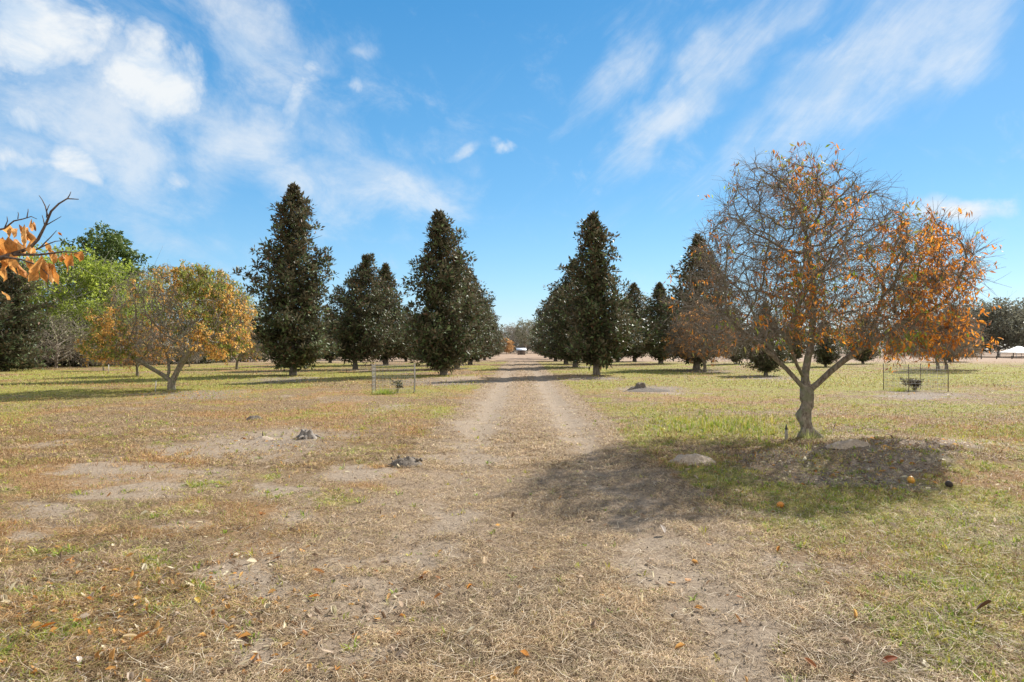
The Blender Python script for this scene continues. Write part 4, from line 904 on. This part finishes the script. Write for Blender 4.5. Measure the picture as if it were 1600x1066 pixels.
cage(1429, 610, 1.55, 1.02, 'wire cage with dark posts round a low shrub at right', M_RUSTY, .06)
def seedling(name, px, py, hs, n, L, c0, c1, mat, label, seed, spread, stems):
    rs = np.random.RandomState(seed); X, Y, Z = at(px, py); t = empty(name, (X, Y, Z), label, 'seedling'); mb = MB(); tips = []
    for i in range(stems):
        e = np.array([rs.normal() * spread, rs.normal() * spread * .7, hs * (.6 + .4 * rs.random())]); tube(mb, [(0, 0, -.03), e * .5 + rs.normal(size=3) * .03, e], [.014, .01, .005], 5, cap=False); tips.append((e * .5, e))
    link('stem', mb.mesh('stem'), M_TWIG, t); a = np.array([tips[i % stems][0] * (1 - u) + tips[i % stems][1] * u for i, u in enumerate(.2 + .85 * rs.random(n))])
    mf = MB(); leaves(mf, a + rs.normal(size=a.shape) * .035, nrm(rs.normal(size=a.shape) + np.array([0, 0, .5])), L * (.7 + .6 * rs.random(n)), np.full(n, .42), rs, lerp(c0, c1, rs.random(n)[:, None])); link('foliage', mf.mesh('foliage'), mat, t)
seedling('magnolia_seedling', 621, 613.5, .52, 70, .13, (.03, .045, .02), (.08, .10, .04), M_MAG, 'small dark leaved seedling inside the left wire cage', 1, .09, 5)
seedling('shrub', 1430, 610, .50, 420, .12, (.05, .04, .03), (.13, .09, .06), M_MAG, 'low brown shrub inside the right wire cage', 2, .22, 11)
seedling('shrub', 1147, 569, .5, 60, .16, (.03, .045, .02), (.08, .1, .04), M_MAG, 'little dark shrub beyond the twiggy orange citrus', 3, .15, 5)
def tuft(px, py, w, h, n, label, seed, c0, c1):
    rs = np.random.RandomState(seed); X, Y, Z = at(px, py); mb = MB(); a = rs.random(n) * 6.283; rr = np.abs(rs.normal(size=n)) * w * .45; x = np.cos(a) * rr; y = np.sin(a) * rr * .7
    az = a + rs.normal(size=n) * .6; up = 1.2 - .7 * rs.random(n); L = h * (.4 + .7 * rs.random(n)); dv = np.stack([np.cos(az) * np.cos(up), np.sin(az) * np.cos(up), np.sin(up)], -1); s_ = np.stack([-np.sin(az), np.cos(az), 0 * az], -1); cu = np.cross(s_, dv)
    scatter(mb, BLADE_V, BLADE_F, np.stack([x, y, 0 * x - .01], -1), s_ * .007 * (1 + Y / 30), dv * L[:, None], cu * (L * .2)[:, None], lerp(c0, c1, rs.random(n)[:, None]))
    o = link('grass_tuft', mb.mesh('grass_tuft'), M_BLADE); o.location = (X, Y, Z); tag(o, label, 'grass tuft')
tuft(600, 616, .5, .32, 420, 'bright green grass tuft inside the left wire cage', 1, (.18, .28, .04), (.4, .42, .1))
tuft(1405, 611, .5, .25, 300, 'yellow green grass tuft at the left foot of the right cage', 2, (.22, .28, .04), (.45, .42, .1))
tuft(1264, 690, .25, .25, 130, 'thin grass tuft around the foot of the big citrus trunk', 3, (.2, .24, .06), (.45, .42, .2))

# ------------------------------------------------------------------ stump, clods, sand heaps, stakes, fruit, single leaves
def lumpy(name, px, py, w, d, h, seed, mat, label, cat, col=(1,1,1), rough=.25, nseg=36, sharp=1.0, power=2.0):
    rs = np.random.RandomState(seed); X, Y, Z = at(px, py); n = 22; m = nseg; V = []; 
    for i in range(n):
        r = i / (n - 1)
        for j in range(m):
            a = j / m * 6.2832; wob = 1 + .25 * (fbm(np.array([math.cos(a) * 1.5 + seed]), np.array([math.sin(a) * 1.5]), seed)[0] - .5) * 2
            x, y = math.cos(a) * r * w / 2 * wob, math.sin(a) * r * d / 2 * wob
            f = fbm(np.array([x * 9 / w + seed]), np.array([y * 9 / w]), seed + 3, 5)[0]
            V.append((x, y, h * (1 - r ** power) * (1 - rough + 2 * rough * f * sharp) - .03 * r))
    i, j = np.meshgrid(np.arange(n - 1), np.arange(m), indexing='ij'); j2 = (j + 1) % m
    q = np.stack([i * m + j, (i + 1) * m + j, (i + 1) * m + j2, i * m + j2], -1).reshape(-1, 4)
    mb = MB(); mb.add(V, q, col); o = link(name, mb.mesh(name), mat); o.location = (X, Y, Z); tag(o, label, cat); return o
M_SAND = bark_mat('loose_sand', (.26, .205, .15), (.47, .38, .29), 40, .012)
M_SOIL = bark_mat('dark_clods', (.06, .05, .04), (.24, .20, .16), 40, .02)
lumpy('sand_mound', 1081, 724, .82, .5, .15, 3, M_SAND, 'low pale sand mound in the shade left of the big citrus', 'sand mound', rough=.35)
lumpy('sand_mound', 1330, 717, .7, .45, .09, 4, M_SAND, 'flat grey sand mound in the leaf litter right of the big citrus trunk', 'sand mound', rough=.3)
lumpy('sand_mound', 412, 686, .5, .4, .06, 5, M_SAND, 'small pale sand mound left of the weathered stump', 'sand mound')
lumpy('soil_heap', 633, 726, .62, .42, .10, 6, M_SOIL, 'dark heap of broken soil clods left of the track', 'soil heap', rough=.5, sharp=1.2)
lumpy('soil_heap', 399, 655, .5, .4, .1, 9, M_SOIL, 'small brown anthill heap above the weathered stump', 'soil heap', rough=.3)
lumpy('mulch_heap', 1015, 611, 2.3, 1.1, .12, 7, M_SOIL, 'grey mulch heap in the grass right of the track', 'mulch heap', rough=.4)
def clods():
    import bmesh
    rs = np.random.RandomState(8)
    for i in range(12):
        X, Y, Z = at(628 + rs.normal() * 12, 722 + rs.normal() * 2.5); s = .03 * (.5 + rs.random()); bm = bmesh.new()
        for q in nrm(rs.normal(size=(16, 3))) * s * (.65 + .5 * rs.random((16, 1))): bm.verts.new(tuple(q))
        r = bmesh.ops.convex_hull(bm, input=bm.verts); bmesh.ops.delete(bm, geom=[g for g in r['geom_interior'] if isinstance(g, bmesh.types.BMVert)], context='VERTS')
        me = bpy.data.meshes.new('soil_clod'); bm.to_mesh(me); bm.free(); o = link('soil_clod', me, M_SOIL); o.location = (X, Y, Z + .045 + .03 * rs.random()); tag(o, 'dark jagged soil clod on the heap beside the track', 'soil clod', 'clods of the dark soil heap')
clods()
def stump(px, py, s, label, seed, mat):
    rs = np.random.RandomState(seed); X, Y, Z = at(px, py); t = empty('tree_stump', (X, Y, Z), label, 'stump'); mb = MB(); m = 20; V = []
    a = np.linspace(0, 6.2832, m, endpoint=False); lob = 1 + .22 * np.sin(a * 5 + seed) + .1 * rs.normal(size=m)
    prof = [(1.25, -.04), (1.05, .05), (.72, .11), (.6, .18), (.56, .22)]
    for k, (r, z) in enumerate(prof):
        zz = z * s / .2 + (rs.normal(size=m) * .018 * s / .2 if k == 4 else 0)
        V.append(np.stack([np.cos(a) * r * lob * s, np.sin(a) * r * lob * s, np.full(m, 0.) + zz], -1))
    V = np.concatenate(V); i, j = np.meshgrid(np.arange(4), np.arange(m), indexing='ij'); j2 = (j + 1) % m; q = np.stack([i * m + j, i * m + j2, (i + 1) * m + j2, (i + 1) * m + j], -1).reshape(-1, 4)
    V = np.vstack([V, [0, 0, .13 * s / .2]]); jj = np.arange(m); mb.add(V, [q, np.stack([4 * m + jj, 4 * m + (jj + 1) % m, np.full(m, 5 * m)], -1)])
    link('stump_wood', mb.mesh('stump_wood'), mat, t)
    for i in range(7):
        az = rs.random() * 6.283; L = s * (1.5 + rs.random() * 1.3); mb = MB(); d = np.array([math.cos(az), math.sin(az), 0])
        tube(mb, [d * s * .5 + np.array([0, 0, .07 * s / .2]), d * L * .65 + np.array([0, 0, .05 * s / .2]) + rs.normal(size=3) * .015, d * L + np.array([0, 0, -.01])], [.05 * s / .2, .03 * s / .2, .012], 6); link('root', mb.mesh('root'), mat, t)
M_GREYW = bark_mat('weathered_wood', (.06, .05, .042), (.33, .29, .25), 16, .02)
stump(480, 684, .14, 'weathered grey tree stump with spreading roots in the bare patch', 3, M_GREYW)
stump(1001, 610, .26, 'dark rotten stump in the mulch right of the track', 4, M_SOIL)
def stake(px, py, h, r, mat, label, cap=None, lean=0):
    X, Y, Z = at(px, py); t = empty('stake', (X, Y, Z), label, 'stake'); mb = MB(); tube(mb, [(0, 0, -.05), (lean * .5, 0, h * .5), (lean, 0, h)], [r, r * .95, r * .8], 8); link('shaft', mb.mesh('shaft', color=False), mat, t)
    if cap: mb = MB(); tube(mb, [(lean, 0, h + .001), (lean, 0, h + r), (lean, 0, h + r * 3.4)], [r * .95, r * .75, r * .1], 8); link('cap', mb.mesh('cap', color=False), cap, t)
M_PALEW = plain_mat('pale_wood', (.55, .52, .46), .8, 0, .15)
stake(1228, 690, .19, .028, M_PALE, 'short grey stake with dark pointed tip left of the big citrus trunk', M_RAIL)
stake(243, 612, .42, .022, M_PALEW, 'thin white stake left of the wide citrus trunk', None, .03)
stake(411, 686, .14, .01, M_RUSTY, 'tiny dark stub sticking from the small sand mound')
stake(170, 581, .55, .03, M_PALEW, 'pale stake beside the little bare tree near the wood')
stake(1301, 672, .12, .008, M_RUSTY, 'thin leaning twig stub right of the big citrus trunk', None, .04)
stake(1007, 607, .3, .008, M_WIRE, 'thin wire marker rising from the rotten stump')
def fruit(px, py, r, col, label, seed, squash=.9, rough=.45):
    rs = np.random.RandomState(seed); X, Y, Z = at(px, py); n, m = 14, 20; V = []
    for i in range(n + 1):
        p = i / n * math.pi; rr = math.sin(p); zz = -math.cos(p) * squash; dent = .10 * math.exp(-((p - math.pi) / .3) ** 2)
        for j in range(m): a = j / m * 6.2832; V.append((math.cos(a) * rr * r * (1 + .02 * math.sin(3 * a + seed)), math.sin(a) * rr * r, (zz - dent) * r))
    i, j = np.meshgrid(np.arange(n), np.arange(m), indexing='ij'); j2 = (j + 1) % m; q = np.stack([i * m + j, i * m + j2, (i + 1) * m + j2, (i + 1) * m + j], -1).reshape(-1, 4)
    t = empty('fallen_fruit', (X, Y, Z + r * .75), label, 'fruit', 'fruit fallen under the big citrus', seed); t.rotation_euler = (1.1, .3, seed)
    mb = MB(); mb.add(V, q); link('peel', mb.mesh('peel', color=False), plain_mat('fruit_peel', col, rough, 0, .3, 60, .001), t)
    mb = MB(); tube(mb, [(0, 0, r * .74), (0, 0, r * .92)], [r * .12, r * .08], 6); link('stem_end', mb.mesh('stem_end', color=False), M_RUSTY, t)
fruit(1422, 755, .048, (.62, .30, .04), 'round orange fruit lying in the leaf litter below the mound', 1)
fruit(1481, 762, .042, (.045, .035, .03), 'rotten blackened fruit right of the orange one', 2, .75, .8)
fruit(1218, 790, .040, (.60, .24, .04), 'half buried orange fruit in the grass near the tree shade', 3, .7)
fruit(1036, 675, .038, (.58, .42, .05), 'yellow fruit in the tall grass left of the big citrus', 4)
BL = np.array([[0, 0, 0], [-.28, .22, .10], [.28, .22, .12], [-.46, .5, .2], [.44, .5, .22], [-.34, .78, .2], [.3, .78, .25], [0, 1.02, .16], [0, .22, 0], [0, .5, .03], [0, .78, .09]], float)
BF = [np.array([[8, 9, 3, 1], [2, 4, 9, 8], [9, 10, 5, 3], [4, 6, 10, 9]]), np.array([[0, 8, 1], [0, 2, 8], [10, 7, 5], [6, 7, 10]])]
def big_leaf(px, py, L, w, az, tilt, col, label, roll=0.0, curl=1.0):
    X, Y, Z = at(px, py); mb = MB(); v = BL * np.array([w, L, L * curl]); mb.add(v, BF, col); me = mb.mesh('dry_leaf'); o = link('dry_leaf', me, M_DRY)
    sm = o.modifiers.new('thick', 'SOLIDIFY'); sm.thickness = .0012
    ss_ = o.modifiers.new('sub', 'SUBSURF'); ss_.levels = 2; ss_.render_levels = 2
    o.location = (X, Y, Z + .022); o.rotation_euler = (tilt, roll, az); tag(o, label, 'leaf', 'large dead leaves lying on the ground')
big_leaf(1038, 834, .11, .07, .5, .35, (.50, .44, .38), 'curled grey leaf on the right wheel rut beyond the tree shade', .5, 1.4)
big_leaf(1372, 1040, .10, .055, -1.4, .1, (.30, .09, .03), 'dark red brown leaf lying near the bottom edge at right', .2)
big_leaf(1520, 963, .14, .05, -1.5, .12, (.14, .08, .045), 'long dark brown curled leaf on green weeds at right', -.5, 1.5)
big_leaf(1262, 958, .07, .035, 1.2, .1, (.55, .40, .22), 'small tan diamond leaf in the grass right of the rut')
big_leaf(1275, 1050, .085, .035, .5, .15, (.42, .20, .08), 'narrow orange brown leaf at the bottom edge right of the rut')
big_leaf(1160, 938, .06, .03, 1.9, .2, (.50, .28, .14), 'pale orange leaf on the edge of the bare rut')
big_leaf(1384, 836, .075, .03, .8, .1, (.70, .64, .52), 'cream narrow leaf in the right hand grass')
big_leaf(1400, 828, .09, .045, 2.0, .5, (.38, .33, .28), 'folded grey brown leaf beside a green weed at right', .6, 1.5)
big_leaf(756, 888, .075, .045, .4, .5, (.66, .54, .38), 'pale curled leaf in the middle strip of the track', .6, 1.6)
big_leaf(470, 862, .075, .035, -1.2, .3, (.62, .52, .38), 'cream curled leaf on bare soil left of the track', .5, 1.3)
big_leaf(425, 878, .08, .03, -1.5, .1, (.36, .20, .09), 'brown leaf lying across the bare patch at left')
big_leaf(510, 900, .10, .04, 1.5, .1, (.46, .24, .08), 'orange leaf at the near edge of the bare patch at left')
big_leaf(376, 858, .085, .028, -1.5, .2, (.62, .56, .42), 'long pale leaf above the bare patch at left')
big_leaf(315, 946, .07, .04, .9, .2, (.62, .45, .10), 'yellow leaf on a weed at lower left')
big_leaf(128, 1043, .05, .035, .9, .2, (.72, .66, .58), 'small whitish curled leaf at the bottom left', .4, 1.6)
big_leaf(55, 992, .12, .035, -1.2, .1, (.52, .26, .07), 'long orange leaf at the left edge foreground')
big_leaf(205, 1010, .11, .035, -1.0, .2, (.50, .25, .08), 'orange curled leaf in the thatch at lower left', .3)
big_leaf(225, 1000, .10, .022, 2.2, .1, (.64, .54, .36), 'narrow straw coloured leaf at lower left')
big_leaf(690, 908, .05, .03, 1.3, .2, (.40, .20, .08), 'small brown leaf on the left side of the track strip')

# ------------------------------------------------------------------ citrus standing just outside the left edge, its branch reaching in
def near_tree():
    rs = np.random.RandomState(71); bx, by = -5.6, 4.0; bz = float(height(bx, by)); root = empty('citrus_tree', (bx, by, bz), 'branch with large dead orange leaves reaching in at the left edge', 'tree')
    D = 3.0
    def w(px, py, dy=0): y = D + dy; return np.array([(px - CX) / F * y - bx, y - by, HC + (HY - py) / F * y - bz])
    mb = MB()
    sk = [(0, 0, -.03), (.03, 0, .35), (-.02, .03, .7), (-.35, .2, 1.1), (-.5, .3, 1.6), (.25, .05, 1.05), (.45, -.3, 1.35), (-.1, -.5, 1.3), (0, .5, 1.4)]
    sp = [-1, 0, 1, 2, 3, 2, 5, 2, 2]
    poly = [(-1.6, 1.0), (-1.9, 1.9), (-1.2, 2.9), (-.2, 3.2), (.6, 2.9), (.95, 2.2), (.9, 1.4), (.5, 1.0)]
    att = crown_points(poly, 900, rs, .9); P, par = spacecol(att, sk, sp, step=.14, rs=rs, kill=.28, infl=1.1); r = radii(P, par, .005); branches(mb, P, par, r * 1.1, rs, gnarl=.06)
    # the reaching branch
    j = np.argmin(np.linalg.norm(P - np.array([.75, -.6, 1.75]), axis=1)); A = P[j]
    b1 = [A, w(-90, 440, .1), w(-20, 410), w(45, 388), w(58, 374), w(70, 350), w(78, 330), w(90, 318), w(103, 310), w(121, 311)]; tube(mb, b1, [.02, .016, .0125, .0075, .0068, .0055, .0048, .0038, .0032, .0018], 8)
    def tw(pts, r0): tube(mb, pts, np.linspace(r0, .0012, len(pts)), 6)
    tw([w(103, 311), w(107, 304), w(109, 299)], .0028); tw([w(73, 338), w(69, 322), w(64, 312), w(59, 305)], .0032); tw([w(68, 352), w(66, 342), w(64, 336)], .0025); tw([w(70, 352), w(82, 345), w(94, 338)], .003)
    tw([w(71, 330), w(74, 322), w(76, 319)], .0022); tw([w(71, 340), w(71, 331), w(72, 328)], .0022)
    tw([w(20, 398, -.05), w(60, 398), w(85, 395), w(100, 393), w(118, 395), w(122, 397)], .006); tw([w(55, 390), w(72, 382), w(85, 377), w(96, 376)], .004); tw([w(62, 386), w(78, 370), w(87, 360)], .003)
    tw([w(-60, 385, .1), w(-20, 362), w(5, 357), w(20, 345), w(34, 342), w(47, 338), w(56, 342)], .006); tw([w(40, 341), w(42, 330), w(42, 326)], .0025); tw([w(5, 357), w(10, 345), w(9, 338)], .003); tw([w(-10, 400, -.1), w(30, 405, -.1), w(60, 415), w(75, 430), w(73, 447)], .005)
    tw([w(26, 342), w(27, 334), w(26, 331)], .002)
    link('trunk', mb.mesh('trunk'), bark_mat('near_bark', (.05, .035, .03), (.17, .13, .11), 60, .003), root)
    mf = MB(); L7 = []
    def lf(px, py, L, wd, dx, dz, dy=0, roll=0, c=.5):
        p = w(px, py, dy); d = nrm(np.array([dx, rs.normal() * .35, dz])); s0 = nrm(np.cross(d, np.array([0, 1, 0]) + rs.normal(size=3) * .15)); u = np.cross(s0, d); s1 = s0 * math.cos(roll) + u * math.sin(roll); u1 = np.cross(s1, d)
        col = lerp((.50, .17, .02), (.82, .48, .17), c)
        V = BL.copy(); cz = rs.uniform(.6, 1.6); V[:, 2] *= cz; V[:, 2] += rs.normal(size=len(V)) * .13; V[:, 0] *= (1 + .3 * rs.normal(size=len(V))) * .8; V[:, 1] += rs.normal(size=len(V)) * .05
        mf.add(p + V[:, :1] * s1 * wd + V[:, 1:2] * d * L + V[:, 2:] * u1 * L, BF, col)
    # (x, y at the stalk, length, width, direction)
    for a in ((48, 343, .055, .022, .15, -1, 0, .6, .5), (52, 344, .05, .03, .1, -1, .02, 1.2, .3), (14, 350, .07, .035, -.2, -1, 0, .8, .8), (22, 350, .075, .03, .1, -1, .02, .3, .9), (30, 350, .10, .05, .35, -1, 0, .2, .45),
              (36, 352, .09, .03, .3, -1, -.02, 1.0, .9), (40, 352, .07, .03, .1, -.9, .03, .4, .4), (5, 368, .10, .06, -.5, -.9, 0, .1, .35), (12, 372, .10, .055, .1, -1, -.03, .3, .4), (0, 370, .10, .06, -.1, -1, .03, .2, .3), (20, 370, .09, .05, .2, -1, .02, .7, .6),
              (26, 376, .07, .045, .4, -.9, 0, .3, .8), (34, 372, .06, .03, .1, -1, .03, .5, .95), (8, 392, .08, .05, -.3, -1, 0, .3, .5), (14, 395, .09, .045, .3, -.9, -.02, .4, .55), (46, 378, .07, .035, .2, -1, 0, .9, .7), (50, 384, .06, .03, -.2, -1, .02, .5, .6),
              (42, 400, .06, .03, -.1, -1, 0, .6, .8), (48, 404, .05, .03, .1, -1, .03, .3, .7), (62, 400, .12, .055, .1, -1, 0, .3, .35), (66, 402, .11, .05, -.25, -1, -.02, .6, .6), (74, 410, .10, .05, .2, -1, 0, .15, .25), (78, 412, .09, .03, .35, -1, .02, 1.0, .95),
              (60, 412, .09, .05, -.35, -.9, .02, .1, .5), (83, 391, .06, .04, .0, -1, 0, .4, .5), (80, 390, .055, .03, -.2, -1, .02, 1.0, .7), (97, 393, .05, .035, .15, -1, 0, .5, .25), (100, 394, .045, .03, -.1, -1, .01, .2, .3), (112, 396, .09, .042, -.05, -1, 0, .1, .15),
              (112, 396, .05, .05, .8, -.5, .02, .2, .2), (70, 377, .05, .03, .3, -1, 0, .5, .5), (22, 412, .07, .035, .5, -.7, 0, .3, .5), (28, 414, .07, .03, .6, -.8, .02, .6, .4), (2, 455, .05, .03, .3, -.6, 0, .2, .7), (2, 410, .09, .05, .1, -1, .02, .2, .45), (-8, 385, .10, .06, .2, -1, 0, .2, .4), (88, 362, .025, .018, .6, -.5, 0, .3, .05)):
        lf(*a)
    pts = P[r < .012]; I = rs.randint(0, len(pts), 700); d = nrm(np.stack([rs.normal(size=700) * .5, rs.normal(size=700) * .5, np.full(700, -1.)], -1))
    leaves(mf, pts[I] + rs.normal(size=(700, 3)) * .03, d, .08 * (.7 + .5 * rs.random(700)), np.full(700, .42), rs, lerp((.42, .16, .03), (.74, .42, .16), rs.random(700)[:, None]))
    nm = leaf_mat('near_dry_leaf', .5, .38, .3, tgain=1.4); N_ = nm.node_tree.nodes; L_ = nm.node_tree.links
    n_ = [n for n in N_ if n.type == 'TEX_NOISE'][0]; n_.inputs['Scale'].default_value = 45; n_.inputs['Detail'].default_value = 8; n_.inputs['Roughness'].default_value = .7
    m_ = [n for n in N_ if n.type == 'MAP_RANGE'][0]; m_.inputs['From Min'].default_value = .32; m_.inputs['From Max'].default_value = .66; m_.inputs['To Min'].default_value = .55
    b_ = N_.new('ShaderNodeBump'); b_.inputs['Distance'].default_value = .006; L_.new(n_.outputs[0], b_.inputs['Height']); L_.new(b_.outputs[0], N_['Principled BSDF'].inputs['Normal'])
    o = link('foliage', mf.mesh('foliage'), nm, root)
near_tree()
